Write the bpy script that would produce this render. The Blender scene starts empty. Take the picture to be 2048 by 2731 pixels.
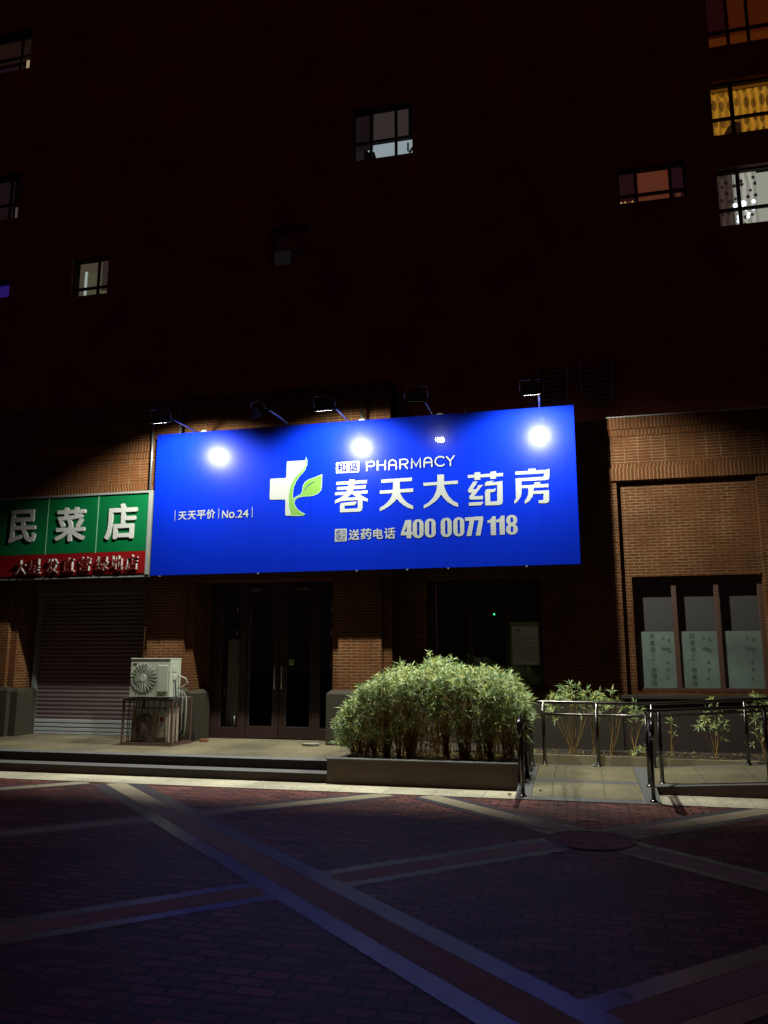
import bpy, math, random
from mathutils import Vector, Matrix
from mathutils.geometry import tessellate_polygon
AMBIENT=.028; SPOT=1050; LED=22
DARKP=[(-3.39,8.01,.16),(-2.6,7.1,.14),(-2.33,7.09,.05),(-1.13,7.77,.10),(.9,8.21,.11),(-.01,8.68,.12),(-.34,9.55,.06),(-.54,9.52,.08),(.14,4.38,.03)]
R=math.radians
random.seed(7)
SC=bpy.context.scene
COL=SC.collection
# ------------------------------------------------------------------ camera, world, exposure
cam=bpy.data.cameras.new('camera'); camo=bpy.data.objects.new('camera',cam); COL.objects.link(camo)
cam.sensor_fit='VERTICAL'; cam.sensor_height=24.0; cam.sensor_width=18.0
cam.lens=2130/2731*24.0
cam.clip_start=.05; cam.clip_end=500
camo.location=(0,0,1.6)
camo.rotation_euler=(R(90+10.45),0,R(13.7))
SC.camera=camo
SC.view_settings.view_transform='Standard'; SC.view_settings.look='None'
SC.view_settings.exposure=0; SC.view_settings.gamma=1
w=bpy.data.worlds.new('World'); SC.world=w; w.use_nodes=True
nt=w.node_tree; nt.nodes.clear()
# night: the sun is far below the horizon; what is left is the reddish glow of the city in the night sky
sky=nt.nodes.new('ShaderNodeTexSky'); sky.sky_type='NISHITA'; sky.sun_disc=False
sky.sun_elevation=R(-12); sky.sun_rotation=R(40)
bg1=nt.nodes.new('ShaderNodeBackground'); bg1.inputs['Strength'].default_value=.05
bg2=nt.nodes.new('ShaderNodeBackground'); bg2.inputs['Color'].default_value=(1,.24,.36,1); bg2.inputs['Strength'].default_value=AMBIENT
ad=nt.nodes.new('ShaderNodeAddShader'); wo=nt.nodes.new('ShaderNodeOutputWorld')
nt.links.new(sky.outputs[0],bg1.inputs[0]); nt.links.new(bg1.outputs[0],ad.inputs[0]); nt.links.new(bg2.outputs[0],ad.inputs[1]); nt.links.new(ad.outputs[0],wo.inputs[0])
SC.cycles.max_bounces=6; SC.cycles.sample_clamp_indirect=4

# ------------------------------------------------------------------ helpers
def props(o,label=None,cat=None,group=None,kind=None):
    if label: o['label']=label
    if cat: o['category']=cat
    if group: o['group']=group
    if kind: o['kind']=kind
    return o
class MB:
    def __init__(s): s.v=[]; s.f=[]; s.m=[]; s.sm=[]
    def poly(s,pts,mi=0,sm=False):
        b=len(s.v); s.v+=[tuple(p) for p in pts]; s.f.append(tuple(range(b,b+len(pts)))); s.m.append(mi); s.sm.append(sm)
    def box(s,x0,x1,y0,y1,z0,z1,mi=0):
        b=len(s.v)
        s.v+=[(x0,y0,z0),(x1,y0,z0),(x1,y1,z0),(x0,y1,z0),(x0,y0,z1),(x1,y0,z1),(x1,y1,z1),(x0,y1,z1)]
        for f in ((0,3,2,1),(4,5,6,7),(0,1,5,4),(1,2,6,5),(2,3,7,6),(3,0,4,7)):
            s.f.append(tuple(b+i for i in f)); s.m.append(mi); s.sm.append(False)
        return s
    def hexa(s,p,mi=0):
        b=len(s.v); s.v+=[tuple(q) for q in p]
        for f in ((0,3,2,1),(4,5,6,7),(0,1,5,4),(1,2,6,5),(2,3,7,6),(3,0,4,7)):
            s.f.append(tuple(b+i for i in f)); s.m.append(mi); s.sm.append(False)
    def tube(s,pts,r,n=10,mi=0,r1=None,cap=True):
        pts=[Vector(p) for p in pts]; b=len(s.v); N=len(pts)
        ref=None
        for i,p in enumerate(pts):
            d=(pts[min(i+1,N-1)]-pts[max(i-1,0)]).normalized()
            if ref is None:
                ref=Vector((0,0,1)) if abs(d.z)<.9 else Vector((1,0,0))
            a=d.cross(ref).normalized(); c=a.cross(d).normalized(); ref=c
            rr=r if r1 is None else r+(r1-r)*i/max(1,N-1)
            for k in range(n):
                t=2*math.pi*k/n; s.v.append(tuple(p+a*math.cos(t)*rr+c*math.sin(t)*rr))
        for i in range(N-1):
            for k in range(n):
                s.f.append((b+i*n+k,b+i*n+(k+1)%n,b+(i+1)*n+(k+1)%n,b+(i+1)*n+k)); s.m.append(mi); s.sm.append(n>4)
        if cap:
            s.f.append(tuple(b+k for k in range(n))[::-1]); s.m.append(mi); s.sm.append(False)
            s.f.append(tuple(b+(N-1)*n+k for k in range(n))); s.m.append(mi); s.sm.append(False)
        return s
    def flat(s,poly,y,mi=0,thick=0):
        """polygon given as (x,z), laid on the plane y, facing -y"""
        tri=tessellate_polygon([[Vector((p[0],p[1],0)) for p in poly]])
        b=len(s.v); s.v+=[(p[0],y,p[1]) for p in poly]
        for t in tri:
            a,bb,c=[poly[i] for i in t]
            cr=(bb[0]-a[0])*(c[1]-a[1])-(bb[1]-a[1])*(c[0]-a[0])
            t=t if cr>0 else t[::-1]
            s.f.append(tuple(b+i for i in t)); s.m.append(mi); s.sm.append(False)
        return s
    def ribbon(s,pts,w,y,closed=False,taper=False,mi=0):
        pts=[Vector(p) for p in pts]; N=len(pts)
        if closed: pts=pts+[pts[0]]; N+=1
        L=[];Rr=[]
        for i,p in enumerate(pts):
            if closed: a=pts[(i-1)%(N-1)]; c=pts[(i+1)%(N-1)] if i<N-1 else pts[1]
            else: a=pts[max(i-1,0)]; c=pts[min(i+1,N-1)]
            if closed and i==N-1: a=pts[N-2]; c=pts[1]
            d=(c-a).normalized(); n=Vector((-d.y,d.x))
            k=1.0
            if taper: t=i/(N-1); k=max(.15,math.sin(math.pi*t)**.6)
            d1=(p-a); 
            if d1.length>1e-6 and (c-p).length>1e-6 and 0<i<N-1:
                cosb=d1.normalized().dot((c-p).normalized()); k/=max(.6,math.sqrt(max(.2,(1+cosb)/2)))
            L.append(p+n*w/2*k); Rr.append(p-n*w/2*k)
        b=len(s.v)
        for l,r in zip(L,Rr): s.v.append((l.x,y,l.y)); s.v.append((r.x,y,r.y))
        for i in range(N-1):
            s.f.append((b+2*i+1,b+2*i+3,b+2*i+2,b+2*i)); s.m.append(mi); s.sm.append(False)
        return s
    def build(s,name,mats,parent=None,bevel=0,world_origin=None):
        me=bpy.data.meshes.new(name); 
        off=Vector(world_origin) if world_origin else Vector((0,0,0))
        me.from_pydata([tuple(Vector(v)-off) for v in s.v],[],s.f)
        if not isinstance(mats,(list,tuple)): mats=[mats]
        for m in mats: me.materials.append(m)
        me.polygons.foreach_set('material_index',s.m)
        me.polygons.foreach_set('use_smooth',s.sm)
        me.update()
        o=bpy.data.objects.new(name,me); COL.objects.link(o)
        if world_origin: o.location=off
        if parent is not None:
            o.parent=parent
            if world_origin: o.location=off-parent_loc(parent)
            else: o.location=-parent_loc(parent)
        if bevel:
            mo=o.modifiers.new('bevel','BEVEL'); mo.width=bevel; mo.segments=2; mo.limit_method='ANGLE'; mo.angle_limit=R(40)
        return o
def parent_loc(p):
    l=Vector((0,0,0))
    while p is not None: l+=p.location; p=p.parent
    return l
def empty(name,loc,label,cat,group=None):
    o=bpy.data.objects.new(name,None); o.location=loc; o.empty_display_size=.2; COL.objects.link(o)
    return props(o,label,cat,group)
def copy_tree(o,loc=None,parent=None):
    c=o.copy(); COL.objects.link(c)
    if parent is not None: c.parent=parent
    if loc is not None: c.location=loc
    for ch in list(o.children): copy_tree(ch,None,c)
    return c

# ------------------------------------------------------------------ materials
def mat(name,base=(.5,.5,.5),rough=.6,metal=0,spec=.5,emis=None,estr=0,coat=0,coatr=.1,noise=None,bump=None,trans=0,ior=1.45):
    """noise=(scale, amount, colour2) mottles the base; bump=(scale,strength)"""
    m=bpy.data.materials.new(name); m.use_nodes=True; t=m.node_tree; n=t.nodes['Principled BSDF']
    n.inputs['Base Color'].default_value=(*base,1); n.inputs['Roughness'].default_value=rough; n.inputs['Metallic'].default_value=metal
    n.inputs['Specular IOR Level'].default_value=spec; n.inputs['IOR'].default_value=ior
    if emis: n.inputs['Emission Color'].default_value=(*emis,1); n.inputs['Emission Strength'].default_value=estr
    if coat: n.inputs['Coat Weight'].default_value=coat; n.inputs['Coat Roughness'].default_value=coatr
    if trans: n.inputs['Transmission Weight'].default_value=trans
    if noise or bump:
        tc=t.nodes.new('ShaderNodeNewGeometry')
    if noise:
        sc,am,c2=noise
        nz=t.nodes.new('ShaderNodeTexNoise'); nz.inputs['Scale'].default_value=sc; nz.inputs['Detail'].default_value=8; nz.inputs['Roughness'].default_value=.65
        t.links.new(tc.outputs['Position'],nz.inputs['Vector'])
        rp=t.nodes.new('ShaderNodeValToRGB'); rp.color_ramp.elements[0].position=.5-.5*am; rp.color_ramp.elements[1].position=.5+.5*am
        rp.color_ramp.elements[0].color=(*base,1); rp.color_ramp.elements[1].color=(*c2,1)
        t.links.new(nz.outputs['Fac'],rp.inputs['Fac']); t.links.new(rp.outputs['Color'],n.inputs['Base Color'])
    if bump:
        nb=t.nodes.new('ShaderNodeTexNoise'); nb.inputs['Scale'].default_value=bump[0]; nb.inputs['Detail'].default_value=5
        t.links.new(tc.outputs['Position'],nb.inputs['Vector'])
        bn=t.nodes.new('ShaderNodeBump'); bn.inputs['Strength'].default_value=bump[1]; bn.inputs['Distance'].default_value=.01
        t.links.new(nb.outputs['Fac'],bn.inputs['Height']); t.links.new(bn.outputs['Normal'],n.inputs['Normal'])
    return m
def brick_mat(name,c1,c2,mort,bw,bh,mw,offset=.5,plane='xz',rot=0,z0=0,x0=0,patch=True,bump=.6,rough=.75,dirt=.25):
    """bricks laid out in metres on world position; plane xz for walls facing -y, yz for side faces, xy for ground"""
    m=bpy.data.materials.new(name); m.use_nodes=True; t=m.node_tree; n=t.nodes['Principled BSDF']; L=t.links.new
    g=t.nodes.new('ShaderNodeNewGeometry'); sp=t.nodes.new('ShaderNodeSeparateXYZ'); L(g.outputs['Position'],sp.inputs[0])
    cb=t.nodes.new('ShaderNodeCombineXYZ')
    if plane=='xz':
        # side faces of a wall carry the courses on (y,z): x + y works for both
        ad=t.nodes.new('ShaderNodeMath'); ad.operation='ADD'; L(sp.outputs[0],ad.inputs[0]); L(sp.outputs[1],ad.inputs[1])
        L(ad.outputs[0],cb.inputs[0]); L(sp.outputs[2],cb.inputs[1])
    else:
        L(sp.outputs[0],cb.inputs[0]); L(sp.outputs[1],cb.inputs[1])
    mp=t.nodes.new('ShaderNodeMapping'); mp.inputs['Location'].default_value=(-x0,-z0,0); mp.inputs['Rotation'].default_value=(0,0,rot)
    L(cb.outputs[0],mp.inputs['Vector'])
    # slight waviness so that the joints are not ruler straight
    nw=t.nodes.new('ShaderNodeTexNoise'); nw.inputs['Scale'].default_value=9; L(g.outputs['Position'],nw.inputs['Vector'])
    vm=t.nodes.new('ShaderNodeVectorMath'); vm.operation='SCALE'; vm.inputs['Scale'].default_value=.006 if plane=='xz' else .018; L(nw.outputs['Color'],vm.inputs[0])
    va=t.nodes.new('ShaderNodeVectorMath'); va.operation='ADD'; L(mp.outputs[0],va.inputs[0]); L(vm.outputs[0],va.inputs[1])
    b=t.nodes.new('ShaderNodeTexBrick'); b.offset=offset; b.inputs['Scale'].default_value=1
    b.inputs['Color1'].default_value=(*c1,1); b.inputs['Color2'].default_value=(*c2,1); b.inputs['Mortar'].default_value=(*mort,1)
    b.inputs['Brick Width'].default_value=bw; b.inputs['Row Height'].default_value=bh; b.inputs['Mortar Size'].default_value=mw; b.inputs['Mortar Smooth'].default_value=.15
    L(va.outputs[0],b.inputs['Vector'])
    out=b.outputs['Color']
    if patch:
        # efflorescence and worn joints: mortar pales in patches and vanishes under grime elsewhere
        n2=t.nodes.new('ShaderNodeTexNoise'); n2.inputs['Scale'].default_value=1.9; n2.inputs['Detail'].default_value=6; L(g.outputs['Position'],n2.inputs['Vector'])
        r2=t.nodes.new('ShaderNodeValToRGB'); r2.color_ramp.elements[0].position=.42; r2.color_ramp.elements[1].position=.58
        r2.color_ramp.elements[0].color=(*[(a+bb)/2*.95 for a,bb in zip(c1,mort)],1); r2.color_ramp.elements[1].color=(*mort,1)
        L(n2.outputs['Fac'],r2.inputs['Fac']); L(r2.outputs['Color'],b.inputs['Mortar'])
    n3=t.nodes.new('ShaderNodeTexNoise'); n3.inputs['Scale'].default_value=30; n3.inputs['Detail'].default_value=6; n3.inputs['Roughness'].default_value=.7; L(g.outputs['Position'],n3.inputs['Vector'])
    n4=t.nodes.new('ShaderNodeTexNoise'); n4.inputs['Scale'].default_value=.9; n4.inputs['Detail'].default_value=7; L(g.outputs['Position'],n4.inputs['Vector'])
    a=t.nodes.new('ShaderNodeMath'); a.operation='ADD'; L(n3.outputs['Fac'],a.inputs[0]); L(n4.outputs['Fac'],a.inputs[1])
    mr=t.nodes.new('ShaderNodeMapRange'); mr.inputs['From Min'].default_value=.7; mr.inputs['From Max'].default_value=1.3; mr.inputs['To Min'].default_value=1-dirt*1.5; mr.inputs['To Max'].default_value=1+dirt
    L(a.outputs[0],mr.inputs['Value'])
    mx=t.nodes.new('ShaderNodeVectorMath'); mx.operation='SCALE'; L(out,mx.inputs[0]); L(mr.outputs[0],mx.inputs['Scale'])
    L(mx.outputs[0],n.inputs['Base Color']); n.inputs['Roughness'].default_value=rough; n.inputs['Specular IOR Level'].default_value=.10 if plane=='xz' else .3
    inv=t.nodes.new('ShaderNodeMath'); inv.operation='MULTIPLY_ADD'; inv.inputs[1].default_value=-1; inv.inputs[2].default_value=1; L(b.outputs['Fac'],inv.inputs[0])
    ad2=t.nodes.new('ShaderNodeMath'); ad2.operation='MULTIPLY_ADD'; ad2.inputs[1].default_value=.25; L(n3.outputs['Fac'],ad2.inputs[0]); L(inv.outputs[0],ad2.inputs[2])
    bn=t.nodes.new('ShaderNodeBump'); bn.inputs['Strength'].default_value=bump; bn.inputs['Distance'].default_value=.006
    L(ad2.outputs[0],bn.inputs['Height']); L(bn.outputs['Normal'],n.inputs['Normal'])
    return m
BR1=(.058,.019,.005); BR2=(.080,.027,.0075); MO=(.135,.088,.046)
M={}
M['brick']=brick_mat('brick_running',BR1,BR2,MO,.185,.049,.0075)
M['stack']=brick_mat('brick_stack_bond',BR1,BR2,MO,.21,.05,.0075,offset=0,z0=.02)
M['soldier']=brick_mat('brick_soldier',BR1,BR2,MO,.058,.40,.006,offset=0,z0=.05)
M['towerb']=brick_mat('tower_brick',(.16,.05,.03),(.2,.07,.04),(.22,.12,.08),.22,.07,.01,patch=False)
M['paver']=brick_mat('brick_paver',(.075,.023,.018),(.205,.068,.055),(.012,.009,.009),.215,.107,.011,plane='xy',patch=False,bump=.9,rough=.62,dirt=.45)
M['paver_in']=brick_mat('manhole_paver',(0.1690,0.0715,0.0650),(0.2600,0.1300,0.1170),(0.0520,0.0455,0.0390),.2,.1,.007,plane='xy',patch=False,x0=.05)
def tile_mat(name,c1,c2,joint,tw,th,x0=0,y0=0,rough=.6,rot=0,plane='xy'):
    return brick_mat(name,c1,c2,joint,tw,th,.004,offset=0,plane=plane,patch=False,bump=.35,rough=rough,dirt=.42,x0=x0,z0=y0,rot=rot)
M['apron']=tile_mat('apron_stone',(0.4623,0.4372,0.3248),(0.4122,0.3936,0.2935),(0.1374,0.1249,0.0999),.6,3,y0=9)
M['floor']=tile_mat('platform_stone',(0.1428,0.127,0.0754),(0.119,0.1071,0.0714),(0.0635,0.0556,0.0436),.6,.6)
M['ramp']=tile_mat('ramp_stone',(0.1667,0.1508,0.0873),(0.1428,0.1309,0.0794),(0.0476,0.0397,0.0317),.6,.45,x0=.2,y0=9.86)
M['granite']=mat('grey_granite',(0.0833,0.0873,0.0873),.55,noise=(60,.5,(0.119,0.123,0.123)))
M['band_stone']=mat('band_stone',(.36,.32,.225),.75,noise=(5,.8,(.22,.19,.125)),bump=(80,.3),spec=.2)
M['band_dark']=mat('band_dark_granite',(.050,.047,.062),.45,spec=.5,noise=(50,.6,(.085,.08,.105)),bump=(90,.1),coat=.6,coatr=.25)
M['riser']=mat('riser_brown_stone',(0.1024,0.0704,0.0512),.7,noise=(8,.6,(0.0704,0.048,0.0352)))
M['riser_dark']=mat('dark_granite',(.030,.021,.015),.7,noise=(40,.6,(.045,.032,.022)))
M['plinth']=mat('plinth_stone',(.022,.019,.013),.8,noise=(5,.7,(.036,.031,.022)),bump=(50,.3),spec=.2)
M['wallbase']=mat('painted_base_wall',(0.0238,0.0159,0.0119),.8,noise=(3,.7,(0.0179,0.0111,0.0079)))
M['frame_brown']=mat('door_frame_brown',(.020,.009,.008),.4,noise=(5,.6,(.015,.007,.006)))
M['win_frame']=mat('window_frame_brown',(0.0635,0.0337,0.0238),.5)
M['black']=mat('black_paint',(.012,.012,.014),.45)
M['glass']=mat('dark_glass',(.012,.013,.014),.06,spec=.6)
def glass_clear(name,rough=.02):
    m=bpy.data.materials.new(name); m.use_nodes=True; t=m.node_tree; t.nodes.clear()
    o=t.nodes.new('ShaderNodeOutputMaterial'); tr=t.nodes.new('ShaderNodeBsdfTransparent'); tr.inputs[0].default_value=(.8,.83,.82,1)
    gl=t.nodes.new('ShaderNodeBsdfGlossy'); gl.inputs['Roughness'].default_value=rough
    lw=t.nodes.new('ShaderNodeLayerWeight'); pw=t.nodes.new('ShaderNodeMath'); pw.operation='POWER'; pw.inputs[1].default_value=4; t.links.new(lw.outputs['Facing'],pw.inputs[0]); fr=t.nodes.new('ShaderNodeMath'); fr.operation='MULTIPLY_ADD'; fr.inputs[1].default_value=.9; fr.inputs[2].default_value=.045; t.links.new(pw.outputs[0],fr.inputs[0]); mx=t.nodes.new('ShaderNodeMixShader')
    t.links.new(fr.outputs[0],mx.inputs[0]); t.links.new(tr.outputs[0],mx.inputs[1]); t.links.new(gl.outputs[0],mx.inputs[2]); t.links.new(mx.outputs[0],o.inputs[0])
    return m
M['clear']=glass_clear('window_glass')
M['steel']=mat('stainless_steel',(.13,.125,.12),.24,metal=1,noise=(25,.6,(.09,.085,.08)))
M['bright_steel']=mat('polished_handle',(.5,.5,.5),.25,metal=.6)
M['galv']=mat('galvanised_steel',(0.1667,0.1746,0.1746),.4,metal=.7)
M['alu']=mat('shutter_slats',(0.0936,0.0662,0.0706),.5,noise=(3,.6,(0.1224,0.0900,0.0936)))
M['alu_rail']=mat('shutter_metal',(0.1667,0.1825,0.1786),.4,metal=.3)
M['shut_lit']=mat('shutter_slats_lit',(0.2976,0.3174,0.3254),.5)  # lighter copy of the slat metal; floodlight on the lowest slats painted in
M['white']=mat('white_vinyl',(0.1133,0.1233,0.1200),.45,noise=(3,.6,(0.1000,0.1100,0.1067)))
M['ac']=mat('ac_white_enamel',(.40,.44,.36),.4,noise=(5,.6,(.34,.38,.30)),coat=.15)
M['ac_dark']=mat('ac_dark_recess',(0.0120,0.0128,0.0120),.6)
M['rust']=mat('rusty_iron',(.10,.05,.03),.7,noise=(22,.7,(.055,.035,.03)))
M['conc']=mat('pale_concrete',(0.2285,0.223,0.2013),.8,noise=(9,.7,(0.1632,0.1578,0.136)))
M['soil']=mat('planter_soil',(0.0278,0.0179,0.0111),.95,noise=(14,.8,(0.0139,0.0099,0.0071)),bump=(20,1))
M['green']=mat('green_letterboard',(0.0008,0.0600,0.0176),.45,spec=.12)
M['red']=mat('red_letterboard',(0.0960,0.0018,0.0024),.5,spec=.12)
M['redface']=mat('red_letter_face',(.075,.002,.002),.5,spec=.15)
M['letter_white']=mat('white_acrylic',(0.2381,0.246,0.2381),.4)
M['leafgreen']=mat('logo_green',(0.0337,0.0873,0.006),.45)
M['navy']=mat('navy_ink',(.002,.006,.06),.9,spec=0)
M['paleline']=mat('logo_pale_outline',(0.1032,0.1587,0.119),.45)
M['led']=mat('floodlight_glass',(1,1,1),.3,emis=(1,.97,1.0),estr=LED)
M['led_dim']=mat('floodlight_glass_dim',(1,.9,.8),.3,emis=(1,.86,.78),estr=LED*.02)
M['led_off']=mat('floodlight_glass_off',(.2,.2,.22),.1)
# signboard: vinyl banner stretched over ribs - fine vertical ribs, glossy skin
def banner():
    m=mat('blue_banner',(0.0004,0.0063,0.1786),.30,coat=.62,coatr=.018,spec=.06); t=m.node_tree; n=t.nodes['Principled BSDF']; L=t.links.new
    n.inputs['Coat IOR'].default_value=1.5
    g=t.nodes.new('ShaderNodeNewGeometry'); mp=t.nodes.new('ShaderNodeMapping'); mp.inputs['Scale'].default_value=(1,1,.04); L(g.outputs['Position'],mp.inputs[0])
    wv=t.nodes.new('ShaderNodeTexWave'); wv.wave_type='BANDS'; wv.bands_direction='X'; wv.inputs['Scale'].default_value=11; wv.inputs['Distortion'].default_value=.6; L(mp.outputs[0],wv.inputs[0])
    nz=t.nodes.new('ShaderNodeTexNoise'); nz.inputs['Scale'].default_value=16; nz.inputs['Detail'].default_value=5; L(mp.outputs[0],nz.inputs[0])
    mu=t.nodes.new('ShaderNodeMath'); mu.operation='MULTIPLY_ADD'; mu.inputs[1].default_value=.5; L(wv.outputs['Fac'],mu.inputs[0]); L(nz.outputs['Fac'],mu.inputs[2])
    rp=t.nodes.new('ShaderNodeValToRGB'); rp.color_ramp.elements[0].position=.45; rp.color_ramp.elements[1].position=1.05
    rp.color_ramp.elements[0].color=(.0004,.0062,.155,1); rp.color_ramp.elements[1].color=(.0005,.0080,.180,1)
    L(mu.outputs[0],rp.inputs[0]); L(rp.outputs[0],n.inputs['Base Color'])
    bn=t.nodes.new('ShaderNodeBump'); bn.inputs['Strength'].default_value=.09; bn.inputs['Distance'].default_value=.004; L(mu.outputs[0],bn.inputs['Height'])
    L(bn.outputs[0],n.inputs['Normal'])
    n2=t.nodes.new('ShaderNodeTexNoise'); n2.inputs['Scale'].default_value=5; n2.inputs['Detail'].default_value=3; L(g.outputs['Position'],n2.inputs[0])
    bn2=t.nodes.new('ShaderNodeBump'); bn2.inputs['Strength'].default_value=.05; bn2.inputs['Distance'].default_value=.02; L(n2.outputs[0],bn2.inputs['Height']); L(bn.outputs[0],bn2.inputs['Normal']); L(bn2.outputs[0],n.inputs['Coat Normal'])
    return m
M['banner']=banner()
def leaf_mat(name,c1,c2,c3):
    m=mat(name,c1,.42,spec=.5); t=m.node_tree; n=t.nodes['Principled BSDF']; L=t.links.new
    g=t.nodes.new('ShaderNodeNewGeometry'); r=t.nodes.new('ShaderNodeValToRGB'); r.color_ramp.interpolation='LINEAR'
    e=r.color_ramp.elements; e[0].color=(*c1,1); e[1].color=(*c3,1); x=e.new(.72); x.color=(*c2,1); e[2].position=1
    L(g.outputs['Random Per Island'],r.inputs[0]); L(r.outputs[0],n.inputs['Base Color'])
    n.inputs['Subsurface Weight'].default_value=0
    tr=t.nodes.new('ShaderNodeBsdfTranslucent'); L(r.outputs[0],tr.inputs[0]); ms=t.nodes.new('ShaderNodeMixShader'); ms.inputs[0].default_value=.22
    L(n.outputs[0],ms.inputs[1]); L(tr.outputs[0],ms.inputs[2]); L(ms.outputs[0],t.nodes['Material Output'].inputs[0])
    return m
M['leaf']=leaf_mat('oleander_leaf',(.21,.32,.16),(.33,.43,.16),(.55,.50,.11))
M['leaf_dry']=leaf_mat('dry_leaf',(.20,.13,.03),(.34,.27,.07),(.52,.47,.18))
M['stem']=mat('shrub_stem',(.27,.19,.045),.7,noise=(30,.7,(.18,.085,.02)))
M['poster']=mat('poster_paper',(.42,.42,.46),.6)
M['poster_green']=mat('poster_border',(.10,.17,.07),.6)
M['ink']=mat('dark_ink',(.05,.05,.06),.6)
M['film']=mat('window_film',(.24,.32,.28),.5,noise=(1.6,.5,(.13,.145,.13)))
M['film_ink']=mat('window_film_print',(.075,.13,.10),.5)
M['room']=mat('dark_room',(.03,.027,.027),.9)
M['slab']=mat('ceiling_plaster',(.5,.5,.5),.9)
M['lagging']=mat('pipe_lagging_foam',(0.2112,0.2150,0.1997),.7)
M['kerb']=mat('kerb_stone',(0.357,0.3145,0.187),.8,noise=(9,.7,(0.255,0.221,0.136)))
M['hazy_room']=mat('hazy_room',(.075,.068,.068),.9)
G_spring=[[(-3.777,4.449),(-3.255,4.455),(-3.257,4.401),(-3.777,4.398)],[(-3.763,4.362),(-3.275,4.371),(-3.277,4.315),(-3.762,4.313)],[(-3.792,4.277),(-3.243,4.283),(-3.245,4.231),(-3.791,4.228)],[(-3.556,4.478),(-3.467,4.476),(-3.468,4.379),(-3.48,4.323),(-3.493,4.273),(-3.525,4.227),(-3.587,4.18),(-3.69,4.125),(-3.793,4.091),(-3.791,4.147),(-3.696,4.188),(-3.616,4.245),(-3.585,4.306),(-3.565,4.384)],[(-3.502,4.24),(-3.388,4.238),(-3.331,4.192),(-3.242,4.146),(-3.244,4.093),(-3.33,4.125),(-3.387,4.145),(-3.427,4.172)],[(-3.587,4.18),(-3.427,4.178),(-3.325,4.181),(-3.325,4.131),(-3.69,4.125),(-3.661,4.147)],[(-3.407,4.151),(-3.325,4.153),(-3.327,3.991),(-3.346,3.953),(-3.386,3.938),(-3.42,3.938),(-3.426,3.99),(-3.407,4.006)],[(-3.707,3.941),(-3.703,3.992),(-3.415,3.995),(-3.386,3.938)],[(-3.707,3.941),(-3.706,4.053),(-3.697,4.081),(-3.667,4.096),(-3.629,4.099),(-3.627,3.949)],[(-3.689,4.093),(-3.432,4.108),(-3.435,4.074),(-3.449,4.053),(-3.478,4.046),(-3.695,4.048)]]
G_sky=[[(-3.017,4.447),(-2.511,4.456),(-2.513,4.399),(-3.017,4.393)],[(-3.043,4.267),(-2.494,4.278),(-2.495,4.22),(-3.043,4.215)],[(-2.819,4.445),(-2.713,4.445),(-2.71,4.228),(-2.747,4.153),(-2.764,4.121),(-2.803,4.073),(-2.881,4.01),(-2.959,3.964),(-3.043,3.932),(-3.042,3.987),(-2.97,4.025),(-2.903,4.083),(-2.853,4.158),(-2.825,4.234)],[(-2.764,4.126),(-2.71,4.228),(-2.691,4.172),(-2.647,4.104),(-2.582,4.04),(-2.496,3.993),(-2.498,3.938),(-2.582,3.967),(-2.659,4.016),(-2.714,4.063)]]
G_big=[[(-2.329,4.357),(-1.776,4.367),(-1.777,4.315),(-2.329,4.308)],[(-2.103,4.477),(-1.995,4.478),(-1.997,4.31),(-2.013,4.232),(-2.05,4.155),(-2.073,4.117),(-2.139,4.048),(-2.23,3.987),(-2.325,3.943),(-2.326,3.992),(-2.243,4.04),(-2.17,4.115),(-2.124,4.212),(-2.105,4.316)],[(-1.997,4.31),(-1.98,4.231),(-1.936,4.137),(-1.867,4.055),(-1.778,3.996),(-1.779,3.943),(-1.855,3.97),(-1.944,4.033),(-2.008,4.101),(-2.05,4.162)]]
G_medicine=[[(-1.618,4.445),(-1.067,4.45),(-1.071,4.398),(-1.619,4.398)],[(-1.512,4.481),(-1.42,4.484),(-1.423,4.361),(-1.515,4.358)],[(-1.264,4.48),(-1.175,4.483),(-1.178,4.364),(-1.267,4.363)],[(-1.534,4.336),(-1.462,4.335),(-1.546,4.211),(-1.492,4.212),(-1.455,4.274),(-1.383,4.276),(-1.481,4.16),(-1.606,4.162),(-1.62,4.193),(-1.613,4.219)],[(-1.557,4.162),(-1.478,4.162),(-1.527,4.101),(-1.387,4.1),(-1.391,4.046),(-1.585,4.05),(-1.605,4.071),(-1.599,4.1)],[(-1.609,4.004),(-1.389,4.007),(-1.393,3.981),(-1.422,3.954),(-1.61,3.952)],[(-1.355,4.257),(-1.351,4.303),(-1.325,4.327),(-1.213,4.334),(-1.247,4.305),(-1.079,4.323),(-1.083,4.26),(-1.162,4.264)],[(-1.162,4.267),(-1.08,4.269),(-1.084,4.005),(-1.095,3.961),(-1.139,3.944),(-1.177,3.943),(-1.169,4.003)],[(-1.355,3.947),(-1.354,4.005),(-1.162,4.005),(-1.139,3.944)],[(-1.355,3.954),(-1.354,4.167),(-1.338,4.196),(-1.309,4.203),(-1.275,4.201),(-1.276,3.976)],[(-1.309,4.201),(-1.214,4.198),(-1.182,4.214),(-1.187,4.184),(-1.209,4.156),(-1.24,4.152),(-1.276,4.15),(-1.329,4.152)]]
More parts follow.
